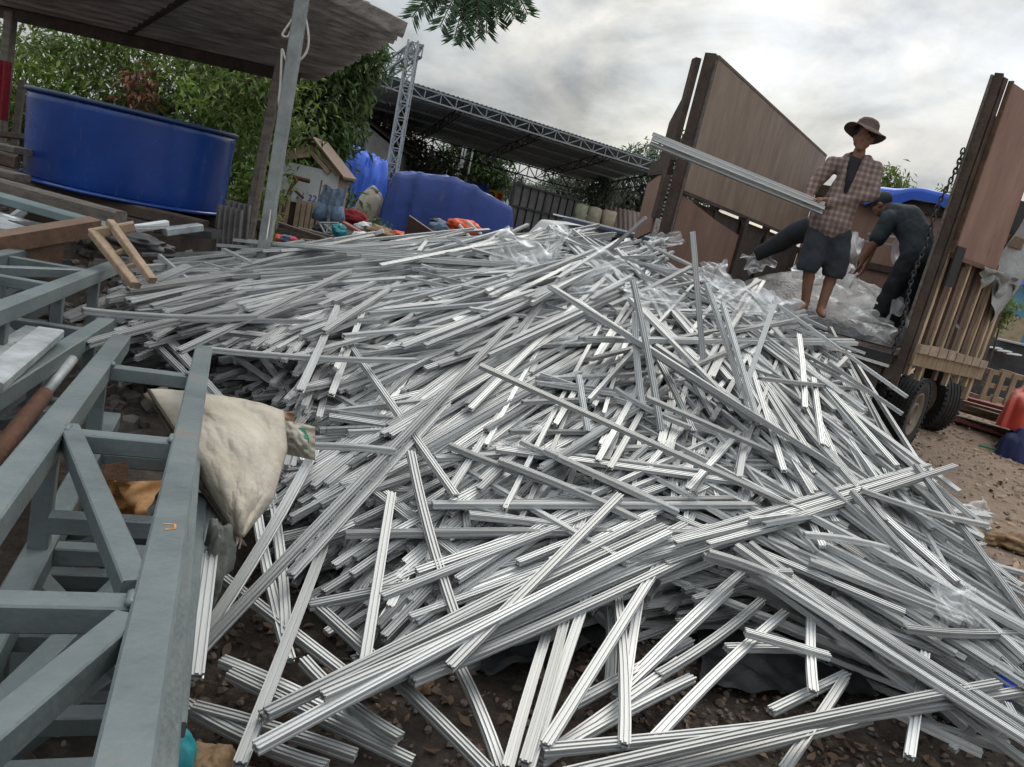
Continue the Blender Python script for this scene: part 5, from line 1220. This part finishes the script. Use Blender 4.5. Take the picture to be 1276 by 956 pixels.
def head(mb, c, fwd, up, sc=1.0):
    c, f, u = V(c), V(fwd).normalized(), V(up).normalized(); u = (u-f*u.dot(f)).normalized(); s_ = f.cross(u)
    M_ = Matrix((s_, f, u)).transposed()
    def B(x, y, z, r): mb.ball(c+M_ @ V((x, y, z)), r if isinstance(r, (int, float)) else V(r), 14, 10, M_)
    B(0, -.01, .03, (.076, .095, .095)); B(0, .02, -.03, (.062, .072, .085)); B(0, .055, -.085, (.036, .034, .030))
    for s in (-1, 1): B(s*.05, .03, -.035, (.022, .03, .045)); B(s*.078, -.008, -.01, (.010, .022, .032)); B(s*.032, .078, .022, (.024, .014, .010)); B(s*.038, .066, -.022, (.020, .018, .014))
    B(0, .094, -.018, (.012, .020, .018)); B(0, .086, .004, (.009, .014, .026)); B(0, .078, -.056, (.022, .014, .006)); B(0, .076, -.068, (.018, .013, .007))
# man in the hat. local -y faces the camera, x to the right in the photo
mp_ = P(1008, 391, 7.1)
m1 = person((mp_.x, mp_.y, mp_.z), R(-19), 'man in a floppy brown hat and plaid shirt passing rails off the truck bed')
HAND1, HAND2 = V((-.30, -.20, .975)), V((-.24, -.20, .985))
mb = MB()
mb.limb([(-.06, .02, .86), (.0, .01, 1.02), (.02, .01, 1.20), (.0, .01, 1.34)], [.115, .10, .105, .085])
mb.limb([(-.16, .0, 1.33), (.15, .035, 1.35)], [.042, .042]); mb.limb([(.0, 0, 1.36), (.0, -.02, 1.47)], [.062, .052])
head(mb, (.0, -.045, 1.585), (-.12, -1, -.14), (0, 0, 1))
for s, hx_, kx, fx_, ky in ((-1, -.12, -.12, -.06, -.06), (1, .05, .09, .085, .02)):
    mb.limb([(hx_, 0, .78), (kx, ky-.02, .46), (fx_, .03, .09)], [.080, .060, .040]); mb.limb([(kx*.6+fx_*.4, ky*.5+.02, .32)], [.058])
    mb.limb([(fx_, .035, .055), (fx_+s*.02, -.05, .035), (fx_+s*.035, -.14, .022)], [.040, .038, .026])
mb.limb([(-.19, -.01, 1.33), (-.30, -.03, 1.12), tuple(HAND1+V((.0, .10, .02)))], [.055, .043, .032])
mb.limb([(.165, .03, 1.345), (.205, -.055, 1.13), tuple(HAND2+V((.10, .05, .0)))], [.055, .043, .031])
hand(mb, HAND1+V((.0, .09, .025)), HAND1, (1, 0, 0), (.2, -.3, -1), -1)
hand(mb, HAND2+V((.09, .045, .02)), HAND2, (.3, 1, 0), (-.1, -.2, -1), 1)
body(mb, 'body', SKIN, m1, .0095, 3)
# tee, shirt, shorts
mb = MB().limb([(-.05, .02, .93), (.0, .0, 1.05), (.01, .0, 1.22), (-.01, .005, 1.345)], [.12, .112, .118, .10])
body(mb, 'black_tee', TEE, m1, .014, 3)
mb = MB()
mb.limb([(-.055, .01, .83), (-.03, .01, .97), (.02, .0, 1.20), (.0, .01, 1.35)], [.186, .158, .150, .125])
mb.limb([(-.18, -.0, 1.335), (.165, .035, 1.355)], [.070, .070])
mb.limb([(-.18, 0, 1.33), (-.29, -.02, 1.12), tuple(HAND1+V((.0, .12, .03)))], [.072, .062, .046])
mb.limb([(.165, .03, 1.345), (.205, -.05, 1.13), tuple(HAND2+V((.13, .06, .0)))], [.072, .062, .045])
mb.limb([(-.08, .03, 1.40), (.08, .04, 1.42)], [.05, .05])
shirt = body(mb, 'plaid_shirt', PLAID, m1, .012, 3)
for v in shirt.data.vertices:            # folds, and the front falls open over the tee
    p = v.co; v.co = p + v.normal*(.012*noise.noise(V((p.x*9, p.y*9, p.z*6)))+.010*math.sin(p.z*38+p.x*30)*abs(noise.noise(p*4)))
    wv = .02+.042*max(0, (p.z-1.08)/.35)
    if p.y < -.03 and abs(p.x+.012) < wv and 1.06 < p.z < 1.47: v.co.y += .085*min(1, (p.z-1.06)/.06)*max(0, 1-abs(p.x+.012)/wv)**.4
mb = MB().limb([(-.05, .02, .80), (-.04, .02, .74)], [.140, .145])
for hx_, kx, ky in ((-.115, -.13, -.07), (.045, .10, .0)): mb.limb([(hx_, .01, .74), ((hx_+kx)/2, ky*.6, .60), (kx, ky, .42)], [.118, .112, .108])
sh1 = body(mb, 'dark_shorts', SHORTS, m1, .013, 3)
for v in sh1.data.vertices: v.co += v.normal*(.012*noise.noise(v.co*8)+.006*noise.noise(v.co*20)); v.co.z = max(v.co.z, .365)
# floppy bucket hat
Mh = Matrix.Translation((.0, -.035, 1.655)) @ Matrix.Rotation(R(-9), 4, 'X') @ Matrix.Rotation(R(9), 4, 'Y')
def hatpt(r, z, t):
    dr = .0
    if r > .115: z = z + .012*((r-.115)/.08)*math.sin(t*2+.6) - .030*((r-.115)/.08)*(1-abs(math.cos(t))) + .012*((r-.115)/.08)*math.cos(3*t)
    return Mh @ V((r*math.cos(t), r*1.08*math.sin(t), z))
hp = [(.0, .098), (.045, .095), (.075, .082), (.092, .06), (.100, .025), (.105, .0), (.13, -.008), (.155, -.018), (.180, -.026), (.181, -.032), (.155, -.024), (.13, -.014), (.103, -.008), (.096, .025), (.085, .065), (0, .085)]
mb = MB()
for r_, z_ in hp:
    for k in range(40): mb.v.append(hatpt(r_, z_, 2*math.pi*k/40))
for i in range(len(hp)-1):
    for k in range(40): mb.f.append([i*40+k, i*40+(k+1) % 40, (i+1)*40+(k+1) % 40, (i+1)*40+k])
mb.build('floppy_hat', HATM, m1, False, smooth=True)
MB().ball((0, -.03, 1.62), (.085, .10, .075), 20, 12).build('hair', HAIR, m1, False, smooth=True)
# rails in his hands
hw = m1.matrix_basis if False else Matrix.Translation(m1.location) @ Matrix.Rotation(R(-19), 4, 'Z')
hc = hw @ V((-.27, -.215, .945))
far = P(812, 173, 6.6)
dirn = (far-hc).normalized()
HL = ['upper rail held by the man in the hat', 'middle rail held by the man in the hat', 'lower rail held by the man in the hat']
for k in range(3):
    offz = V((0, 0, .04))*(1-k) + V((0, -.03, 0))*(k % 2)
    a = hc-dirn*.13+offz; b_ = far+offz
    q2, c2, L2 = rail_matrix(dict(a=a, b=b_, roll=.1*k)); o = bpy.data.objects.new('aluminium_rail', rme); COL.objects.link(o)
    o.matrix_world = Matrix.Translation(c2) @ q2.to_4x4() @ Matrix.Diagonal((1.3, L2, 1.35, 1)); tag(o, HL[k], 'metal rail', 'rails held by the man')
# bending man, seen from behind and turned left
mq = P(1097, 407, 7.9)
m2 = person((mq.x, mq.y, mq.z), R(-22), 'man in dark clothes and cap bending over the load in the truck bed')
mb = MB()
mb.limb([(.12, .0, .80), (.06, .06, .95), (-.06, .12, 1.08), (-.20, .16, 1.12)], [.14, .13, .145, .12])
mb.limb([(-.24, .02, 1.06), (-.20, .30, 1.08)], [.062, .062]); mb.limb([(-.22, .16, 1.12), (-.30, .18, 1.17)], [.062, .054])
head(mb, (-.35, .19, 1.205), (-.85, .35, -.55), (-.45, .1, .85))
for hx_, hy, kx, ky, fx_, fy in ((.08, -.06, -.0, -.05, -.05, -.02), (.15, .10, .13, .06, .14, .10)):
    mb.limb([(hx_, hy, .78), (kx, ky, .43), (fx_, fy, .08)], [.10, .065, .042]); mb.limb([(fx_, fy, .05), (fx_-.08, fy+.05, .035), (fx_-.15, fy+.09, .022)], [.042, .038, .028])
mb.limb([(-.24, .01, 1.05), (-.30, -.03, .80), (-.36, .04, .60)], [.055, .043, .032]); hand(mb, (-.36, .04, .60), (-.37, .06, .50), (0, 1, 0), (-.6, .2, -.7), 1)
mb.limb([(-.20, .31, 1.06), (-.30, .34, .80), (-.32, .26, .58)], [.055, .043, .032]); hand(mb, (-.32, .26, .58), (-.33, .24, .48), (0, 1, 0), (-.6, -.2, -.7), -1)
body(mb, 'body', SKIN, m2, .0095, 3)
mb = MB().limb([(.11, .0, .80), (.05, .06, .96), (-.06, .12, 1.075), (-.20, .16, 1.105)], [.162, .158, .165, .135])
mb.limb([(-.24, .02, 1.06), (-.20, .30, 1.08)], [.085, .085]); mb.limb([(-.24, .01, 1.05), (-.285, -.02, .86)], [.085, .078]); mb.limb([(-.20, .31, 1.06), (-.28, .335, .86)], [.085, .078])
sh2 = body(mb, 'charcoal_tee', TEEG, m2, .012, 3)
for v in sh2.data.vertices: v.co += v.normal*(.014*noise.noise(v.co*6)+.010*abs(noise.noise(V((v.co.x*14+v.co.z*9, v.co.y*6, v.co.z*5))))+.005*noise.noise(v.co*22))
mb = MB().limb([(.12, .01, .82), (.12, .02, .74)], [.155, .15])
for hx_, hy, kx, ky, fx_, fy in ((.08, -.06, -.0, -.05, -.05, -.02), (.15, .10, .13, .06, .14, .10)): mb.limb([(hx_, hy, .76), (kx, ky, .43), (fx_, fy, .09)], [.118, .095, .082])
tr2 = body(mb, 'black_trousers', TROUS, m2, .012, 3)
for v in tr2.data.vertices: v.co += v.normal*(.014*noise.noise(V((v.co.x*7, v.co.y*7, v.co.z*9)))+.006*noise.noise(v.co*18))
capc = V((-.362, .19, 1.245)); fq = V((-.85, .35, -.55)).normalized(); uq = V((-.45, .1, .85)).normalized(); uq = (uq-fq*uq.dot(fq)).normalized(); Mq = Matrix((fq.cross(uq), fq, uq)).transposed()
mb = MB().ball(capc, (.088, .108, .085), 20, 12, Mq)
mb.ball(capc+Mq @ V((0, .12, .0)), (.07, .07, .012), 16, 8, Mq)
mb.build('cap', TEEG, m2, False, smooth=True)

# ------------------------------------------------------------------ right side of the yard
bw = P(1245, 400, 24)
bld = thing('blue_building', (bw.x+2, bw.y, 0), 'blue walled building behind the truck at the right edge', 'building')
MB().box((bw.x-1.2, bw.y, 0), (bw.x+9, bw.y+6, 3.0)).build('walls', HOUSEB, bld)
MB().box((bw.x-1.5, bw.y-.3, 3.0), (bw.x+9.3, bw.y+6.3, 3.12)).build('roof', mat('pale_sheet_roof', (.45, .5, .52), .6), bld)
q3 = P(1252, 408, 23.8); MB().box((q3.x-.7, q3.y-.02, q3.z-.35), (q3.x+.6, q3.y+.10, q3.z+.4)).build('louvre_panel', mat('tan_louvre', (.30, .25, .16), .8), bld)
dw = P(1240, 455, 17)
dwl = thing('dark_wall', (dw.x, dw.y, 0), 'low dark tarp covered wall below the blue building', 'wall')
MB().grid(lambda a, b_: V((dw.x-1.3+a*6, dw.y+.06*math.sin(a*31)+.04*noise.noise(V((a*9, b_*5, 0))), (1-b_)*1.28)), 60, 12).build('dark_sheeting', mat('dark_sheeting', (.035, .037, .04), .7, 0, .4, 5, .4), dwl, smooth=True)
MB().box((dw.x-1.3, dw.y+.1, 0), (dw.x+4.7, dw.y+.3, 1.22)).build('wall_core', CHASSIS, dwl)
MB().beam((dw.x-1.3, dw.y+.15, 1.30), (dw.x+4.7, dw.y+.15, 1.30), .4, .04).build('coping', mat('pale_coping', (.3, .3, .3), .8), dwl)
for k, (u, v) in enumerate(((1234, 433), (1246, 437), (1258, 441))):
    p = P(u, v, 16.9); tag(MB().beam(p-V((.16, .1, 0)), p+V((.16, -.1, .03)), .16, .03, ch=.003).build('white_sheet', WHITEP, origin=p), ['left', 'middle', 'right'][k]+' white sheet scrap lying on the dark wall', 'sheet')
# crate
cp_ = P(1250, 492, 13); ck = thing('wooden_crate', (cp_.x, cp_.y, .35), 'pale slatted crate standing on the plank stack at the right edge', 'crate')
q4 = Matrix.Translation((cp_.x, cp_.y, .32)) @ Matrix.Rotation(R(12), 4, 'Z')
for x in (-.36, -.12, .12, .36): MB().box((x-.045, 0, 0), (x+.045, .03, .56), q4).build('upright_slat', WOODT, ck)
for z in (.02, .25, .48): MB().box((-.42, .032, z), (.42, .06, z+.08), q4).build('cross_slat', WOODT, ck)
for x in (-.36, .36):
    for z in (0, .48): MB().box((x-.04, .062, z), (x+.04, .6, z+.08), q4).build('side_slat', WOODT, ck)
# planks stack
pr_ = random.Random(8)
PK = [(1176, 500, 1290, 530, .0), (1190, 508, 1300, 540, .06), (1180, 516, 1290, 548, .02), (1186, 520, 1296, 556, -.02), (1200, 500, 1300, 528, .10), (1192, 527, 1300, 560, .0), (1188, 492, 1262, 512, .12)]
PM = [WOODB, WOODT, WOODB, mat('red_brown_board', (.22, .08, .06), .75, 0, .35, 5, .3), WOODT, WOODB, mat('maroon_board', (.20, .04, .05), .7, 0, .3, 5)]
PL = ['brown board in the middle of the plank stack at the right edge', 'tan board in the plank stack at the right edge', 'dark brown board low in the plank stack', 'red brown board near the ground in the plank stack', 'upper tan board of the plank stack under the crate', 'frontmost brown board of the plank stack on the dirt', 'maroon board on top of the plank stack next to the tyre']
for k, (u1, v1, u2, v2, dz) in enumerate(PK):
    tag(MB().beam(P(u1, v1, 12.0+.2*k % .6), P(u2, v2, 11.2), .3, .05, ch=.004).build('plank', PM[k], origin=P(u2, v2, 11.2)), PL[k], 'plank')
rt_ = [xy(1236, 535, 10.2), xy(1330, 552, 9.6), xy(1330, 480, 11.2), xy(1262, 490, 11.6)]
heap('red_tarp_heap', TARPR, rt_, 1.05, 'red tarp thrown over a heap at the right edge', 'tarp', 4, 30, .06, .45, .35)
heap('blue_bag_heap', mat('navy_bag', (.02, .03, .10), .6, 0, .3, 6, .3), [xy(1244, 553, 10.0), xy(1330, 570, 9.4), xy(1330, 530, 9.9), xy(1250, 530, 10.4)], .42, 'navy bag under the red tarp at the right edge', 'bag', 6, 20, .05, .3, .0)
for k, (u, v, lb) in enumerate(((1225, 660, 'torn brown sack scrap lying at the right edge of the pile'), (1262, 690, 'dry leaves and rag heap at the right edge of the pile'))):
    g = P(u, v, 6.0); gg = V((g.x, g.y, 0)); 
    crumple('rag_heap', BURLAP, (g.x, g.y, .05), (.22, .14, .07), lb, 'rag', 4+k*3, .5, 1)
g = EYE+ray(1240, 580)*10.2; tag(MB().tube([V((g.x-.3, g.y, .05)), V((g.x, g.y-.1, .06)), V((g.x+.3, g.y-.25, .05))], .018, 6).build('green_cord', GREENP, origin=(g.x, g.y, .05)), 'green cord lying on the dirt road', 'cord')

# ------------------------------------------------------------------ trees
def leaf_cloud(clumps, n, ls, rng, droop=.4, per=14, wid=.32, spread=.22):
    mb = MB()
    for _ in range(n):
        c, r = rng.choices(clumps, [q[1].x*q[1].z for q in clumps])[0]
        while True:
            p = V((rng.uniform(-1, 1), rng.uniform(-1, 1), rng.uniform(-1, 1)))
            if .35 < p.length < 1: break
        p = V(c)+V((p.x*r.x, p.y*r.y, p.z*r.z)); p += V((nz(p, 1.4), nz(p, 1.4, 5), nz(p, 1.4, 9)))*r.x*.35
        for k in range(per):
            a = rng.uniform(0, 6.283); d = V((math.cos(a), math.sin(a), rng.uniform(-1.1, .7)-droop)).normalized()
            st = p+V((rng.gauss(0, 1), rng.gauss(0, 1), rng.gauss(0, 1)))*ls*spread*3; L_ = ls*rng.uniform(.6, 1.2); w = L_*wid*.5
            s_ = d.cross(V((rng.gauss(0, .4), rng.gauss(0, .4), 1))).normalized(); n_ = s_.cross(d)
            m_ = st+d*L_*.45+n_*L_*.05
            mb.add([st, m_+s_*w, st+d*L_-n_*L_*.12, m_-s_*w], [(0, 1, 2, 3)])
    return mb
def tree(label, u, v, d, crown, n, ls, m_, seed, trunk_h=None, droop=.4, extra=None, per=14, wid=.32, name='leafy_tree', tr=.12, group=None):
    """crown: list of (du, dv, ddepth, rx, ry, rz) around the surveyed centre, metres for radii"""
    rng = random.Random(seed); c = P(u, v, d); base = V((c.x, c.y, gz(c.x, c.y) if abs(c.x) < 14 and c.y < 30 else 0))
    t = thing(name, base, label, 'tree', group)
    cl = [(c+V((x, y, z)), V((rx, ry, rz))) for x, y, z, rx, ry, rz in crown]
    tk = MB(); top = c.z if trunk_h is None else trunk_h
    tk.tube(smoothp([base-V((0, 0, .1)), base.lerp(V((c.x, c.y, top)), .5)+V((.1, 0, 0)), V((c.x, c.y, top))], 4), [tr*(1.15-.07*k) for k in range(9)], 10)
    for q, r in cl:
        s_ = base.lerp(V((c.x, c.y, top)), rng.uniform(.55, .95)); tk.tube(smoothp([s_, s_.lerp(q, .5)+V((0, 0, .15*r.z)), q+V((0, 0, r.z*.4))], 3), [tr*(.5-.05*k) for k in range(7)], 6)
    tk.build('trunk', BARK, t, smooth=True)
    leaf_cloud(cl, n, ls, rng, droop, per, wid).build('crown', m_, t)
    if extra: leaf_cloud([(c+V(e[:3]), V((e[3],)*3)) for e in extra[1]], extra[2], ls, rng, droop, 10, wid).build('young_leaves', extra[0], t)
    return t
tree('dense green tree behind the left end of the blue tub', 70, 118, 11, [(-1.2, 0, 0, 1.3, 1, 1.2), (.1, .3, .3, 1.2, 1, 1.1), (-.4, .2, -1.0, 1.6, 1, .9), (.9, .5, -.6, 1.0, .9, 1.0), (-2.2, .5, -.3, 1.2, 1, 1.4)], 800, .17, LEAFM, 1)
tree('bushy tree with bright yellow green and dry red leaves above the blue tub', 190, 125, 10.6, [(-.6, 0, .1, .9, .8, .9), (.5, .3, .2, .9, .8, .9), (.9, .2, -.7, .9, .8, .8), (-.2, .3, -.8, 1.1, .8, .7), (1.3, .5, .4, .8, .8, .8)], 750, .15, LEAFM, 2, extra=(LEAFY, [(-1.0, -.7, -.2, .45), (-.5, -.8, -.45, .35), (.9, -.8, .1, .3)], 60))
tree('young shrub with dry reddish leaves behind the tub rim', 172, 108, 9.9, [(0, 0, 0, .2, .2, .2), (.05, 0, -.5, .15, .2, .15)], 14, .15, LEAFR, 3, tr=.03)
tree('large dark mango tree with drooping leaves between shelter and lattice column', 378, 140, 14.5, [(-.7, 0, .2, .9, .8, 1.0), (.3, 0, .4, .9, .8, 1.1), (.45, -.2, -.4, .6, .7, .7), (-.9, .1, -.7, .8, .7, .8), (-.1, .2, 1.4, 1.0, .8, .8), (.75, .1, 1.3, .5, .5, .6), (.3, -.2, -1.1, .4, .5, .5), (1.05, -.3, -1.2, .22, .3, .3), (-1.5, .2, .5, .8, .8, .9), (-1.4, .2, -.4, .6, .6, .7)], 1100, .25, LEAFD, 4, droop=.45, wid=.28, extra=(LEAFY, [(.1, -.8, -.6, .4), (.35, -.7, -1.2, .3), (-.3, -.8, -.2, .4), (.2, -.8, 1.1, .4), (-.7, -.6, -1.1, .3)], 70), tr=.16)
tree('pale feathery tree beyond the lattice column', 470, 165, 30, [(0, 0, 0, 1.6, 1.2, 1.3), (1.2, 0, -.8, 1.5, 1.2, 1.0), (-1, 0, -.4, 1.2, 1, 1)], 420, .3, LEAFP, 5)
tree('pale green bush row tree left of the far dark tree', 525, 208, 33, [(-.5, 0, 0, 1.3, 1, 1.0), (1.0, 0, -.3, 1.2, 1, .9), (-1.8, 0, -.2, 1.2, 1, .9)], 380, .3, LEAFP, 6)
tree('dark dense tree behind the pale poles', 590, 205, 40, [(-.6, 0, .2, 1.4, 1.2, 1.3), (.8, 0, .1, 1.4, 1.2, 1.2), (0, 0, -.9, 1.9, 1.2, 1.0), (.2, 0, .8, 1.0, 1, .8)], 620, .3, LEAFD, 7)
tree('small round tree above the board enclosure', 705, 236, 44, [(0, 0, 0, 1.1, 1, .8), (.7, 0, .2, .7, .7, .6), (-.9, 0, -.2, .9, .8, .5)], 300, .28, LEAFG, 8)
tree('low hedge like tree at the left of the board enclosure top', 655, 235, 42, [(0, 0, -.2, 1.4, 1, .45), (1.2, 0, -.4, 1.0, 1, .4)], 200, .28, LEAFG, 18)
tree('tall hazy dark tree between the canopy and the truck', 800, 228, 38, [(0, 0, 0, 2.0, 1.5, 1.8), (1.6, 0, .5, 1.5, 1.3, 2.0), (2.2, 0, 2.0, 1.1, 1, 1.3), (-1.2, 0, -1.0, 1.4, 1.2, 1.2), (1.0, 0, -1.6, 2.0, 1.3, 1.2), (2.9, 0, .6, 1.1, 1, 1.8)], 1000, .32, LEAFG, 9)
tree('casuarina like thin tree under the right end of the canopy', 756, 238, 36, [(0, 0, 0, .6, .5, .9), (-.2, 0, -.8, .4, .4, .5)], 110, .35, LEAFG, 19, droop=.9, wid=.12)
tree('tree top showing above the blue tarp on the truck', 1104, 222, 24, [(0, 0, -.2, .55, .5, .6), (.5, 0, -.3, .5, .5, .4), (-.5, 0, -.6, .6, .5, .5)], 140, .22, LEAFM, 10)
tree('small tree top left of the open truck door', 1178, 238, 26, [(0, 0, -.4, .3, .3, .5), (.4, 0, -.7, .4, .4, .4)], 60, .22, LEAFM, 11)
tree('thin sapling at the right edge before the blue building', 1251, 382, 14, [(0, 0, 0, .22, .2, .28), (-.1, 0, -.25, .2, .2, .2)], 40, .13, LEAFM, 12, tr=.02)
tree('weedy plant growing behind the corrugated sheets', 318, 240, 8.2, [(0, 0, 0, .14, .12, .18), (.05, 0, -.2, .16, .12, .14)], 30, .16, LEAFY, 13, tr=.015, name='weed')
tree('little weed growing at the foot of the lattice column', 468, 286, 12, [(0, 0, 0, .1, .1, .18)], 14, .10, LEAFD, 14, tr=.01, name='weed')
# overhanging branch with feathery leaves
br = thing('overhanging_branch', P(600, -60, 5.2), 'dark feathery branch hanging into the top of the sky', 'branch')
lf_ = MB(); tw_ = MB(); rng = random.Random(9)
root = P(592, -120, 5.0)
tw_.tube([root+V((.5, -.6, 1.2)), root+V((.2, -.2, .5)), root, P(590, -30, 5.2)], [.05, .04, .03, .018], 8)
for (u, v, u0, v0) in ((513, 22, 560, -25), (528, 14, 570, -30), (548, 34, 580, -20), (566, 48, 586, -18), (578, 52, 590, -14), (592, 40, 596, -14), (606, 42, 602, -16), (620, 30, 606, -20), (640, 24, 612, -24), (658, 18, 618, -28), (536, 4, 575, -32), (650, 4, 620, -34), (572, 20, 585, -28), (600, 18, 600, -26), (560, 10, 580, -30), (628, 10, 610, -28)):
    a, b_ = P(u0, v0, 5.2+rng.uniform(-.2, .2)), P(u, v, 5.2+rng.uniform(-.25, .25)); mid_ = a.lerp(b_, .5)+V((0, 0, .05))
    pts = smoothp([a, mid_, b_], 6); tw_.tube(pts, .004, 5); tw_.tube([P(590, -30, 5.2), a], .006, 5)
    for k in range(1, len(pts)):
        d = (pts[k]-pts[k-1]).normalized()
        for s_ in (-1, 1):
            for j in range(5):
                side = (d.cross(FW)*s_).normalized(); ld = (d*.55+side*.85+V((0, 0, -.15))+FW*rng.uniform(-.5, .5)).normalized(); L_ = .105*rng.uniform(.7, 1.15); w = ld.cross(FW).normalized()*.006
                st = pts[k-1].lerp(pts[k], rng.random()); lf_.add([st, st+ld*L_*.5+w, st+ld*L_, st+ld*L_*.5-w], [(0, 1, 2, 3)])
tw_.build('twigs', BARK, br, smooth=True); lf_.build('leaflets', FROND, br)

# ------------------------------------------------------------------ light
SUN_AZ, SUN_EL = R(18), R(48)
sd = V((math.sin(SUN_AZ)*math.cos(SUN_EL), math.cos(SUN_AZ)*math.cos(SUN_EL), math.sin(SUN_EL)))
sun = bpy.data.lights.new('sun', 'SUN'); sun.energy = .9; sun.angle = R(32); sun.color = (1, .93, .82)
so = bpy.data.objects.new('sun', sun); COL.objects.link(so); so.rotation_euler = (-sd).to_track_quat('-Z', 'Y').to_euler(); so.location = (0, 0, 30)
W = bpy.data.worlds.new('World'); S.world = W; W.use_nodes = True
nt = W.node_tree; N = nt.nodes; L = nt.links; N.clear()
out = N.new('ShaderNodeOutputWorld'); bg = N.new('ShaderNodeBackground'); L.new(bg.outputs[0], out.inputs[0])
sky = N.new('ShaderNodeTexSky'); sky.sky_type = 'NISHITA'; sky.sun_disc = False; sky.sun_elevation = SUN_EL; sky.sun_rotation = SUN_AZ
sky.air_density = 1.2; sky.dust_density = 2.5
tc = N.new('ShaderNodeTexCoord')
sx = N.new('ShaderNodeSeparateXYZ'); L.new(tc.outputs['Generated'], sx.inputs[0])
def mth(op, a, b_=None, c=None):
    n = N.new('ShaderNodeMath'); n.operation = op
    for i, x in enumerate((a, b_, c)):
        if x is None: continue
        if isinstance(x, (int, float)): n.inputs[i].default_value = x
        else: L.new(x, n.inputs[i])
    return n.outputs[0]
zc = mth('ADD', mth('MAXIMUM', sx.outputs[2], 0), .42)
cx, cy = mth('DIVIDE', sx.outputs[0], zc), mth('DIVIDE', sx.outputs[1], zc)
cb = N.new('ShaderNodeCombineXYZ'); L.new(cx, cb.inputs[0]); L.new(cy, cb.inputs[1])
def wn(sc, off, det=7, ro=.58, dist=.3):
    mp = N.new('ShaderNodeMapping'); mp.inputs['Location'].default_value = off; L.new(cb.outputs[0], mp.inputs[0])
    n = N.new('ShaderNodeTexNoise'); n.inputs['Scale'].default_value = sc; n.inputs['Detail'].default_value = det; n.inputs['Roughness'].default_value = ro; n.inputs['Distortion'].default_value = dist
    L.new(mp.outputs[0], n.inputs['Vector']); return n.outputs['Fac']
cover = N.new('ShaderNodeValToRGB'); cover.color_ramp.elements[0].position = .30; cover.color_ramp.elements[1].position = .52
cover.color_ramp.elements[0].color = (.45, .45, .45, 1); cover.color_ramp.elements[1].color = (1, 1, 1, 1)
L.new(wn(1.9, (3.1, 1.7, 0)), cover.inputs[0])
shade = N.new('ShaderNodeValToRGB')
for i, (p_, c) in enumerate(((.36, (2.9, 3.15, 3.35)), (.5, (4.5, 4.75, 4.9)), (.62, (6.4, 6.45, 6.3)))):
    e = shade.color_ramp.elements[i] if i < 2 else shade.color_ramp.elements.new(p_); e.position = p_; e.color = (*c, 1)
L.new(wn(2.6, (7.3, 2.2, 0), 8, .55, .5), shade.inputs[0])
dp = N.new('ShaderNodeVectorMath'); dp.operation = 'DOT_PRODUCT'; L.new(tc.outputs['Generated'], dp.inputs[0]); gd = V((math.sin(R(11))*math.cos(R(18)), math.cos(R(11))*math.cos(R(18)), math.sin(R(18)))); dp.inputs[1].default_value = gd
gl = mth('POWER', mth('MAXIMUM', dp.outputs['Value'], 0), 26)
gl = mth('MULTIPLY', gl, mth('MULTIPLY_ADD', wn(3.0, (1, 5, 0), 7, .6, .8), 7.0, -2.0))
gl = mth('MAXIMUM', gl, 0)
gcol = N.new('ShaderNodeMix'); gcol.data_type = 'RGBA'; gcol.blend_type = 'MIX'; L.new(gl, gcol.inputs[0]); gcol.clamp_factor = False
add = N.new('ShaderNodeVectorMath'); add.operation = 'SCALE'; add.inputs[0].default_value = (1.7, 1.5, 1.15); L.new(gl, add.inputs['Scale'])
ad2 = N.new('ShaderNodeVectorMath'); ad2.operation = 'ADD'; zen = N.new('ShaderNodeVectorMath'); zen.operation = 'SCALE'; L.new(shade.outputs[0], zen.inputs[0]); L.new(mth('MULTIPLY_ADD', mth('POWER', mth('MAXIMUM', sx.outputs[2], 0), 1.6), 2.2, .63), zen.inputs['Scale']); L.new(zen.outputs[0], ad2.inputs[0]); L.new(add.outputs[0], ad2.inputs[1])
N.remove(gcol)
mx = N.new('ShaderNodeMix'); mx.data_type = 'RGBA'; L.new(cover.outputs[0], mx.inputs[0]); L.new(sky.outputs[0], mx.inputs[6]); L.new(ad2.outputs[0], mx.inputs[7])
L.new(mx.outputs[2], bg.inputs[0]); bg.inputs[1].default_value = .1
S.view_settings.view_transform = 'Standard'; S.view_settings.look = 'None'; S.view_settings.exposure = .5; S.view_settings.gamma = 1
S.cycles.use_denoising = True; S.cycles.max_bounces = 5; S.cycles.debug_use_spatial_splits = True; S.cycles.use_adaptive_sampling = True; S.cycles.adaptive_threshold = .03; S.cycles.transparent_max_bounces = 10; S.cycles.sample_clamp_indirect = 6
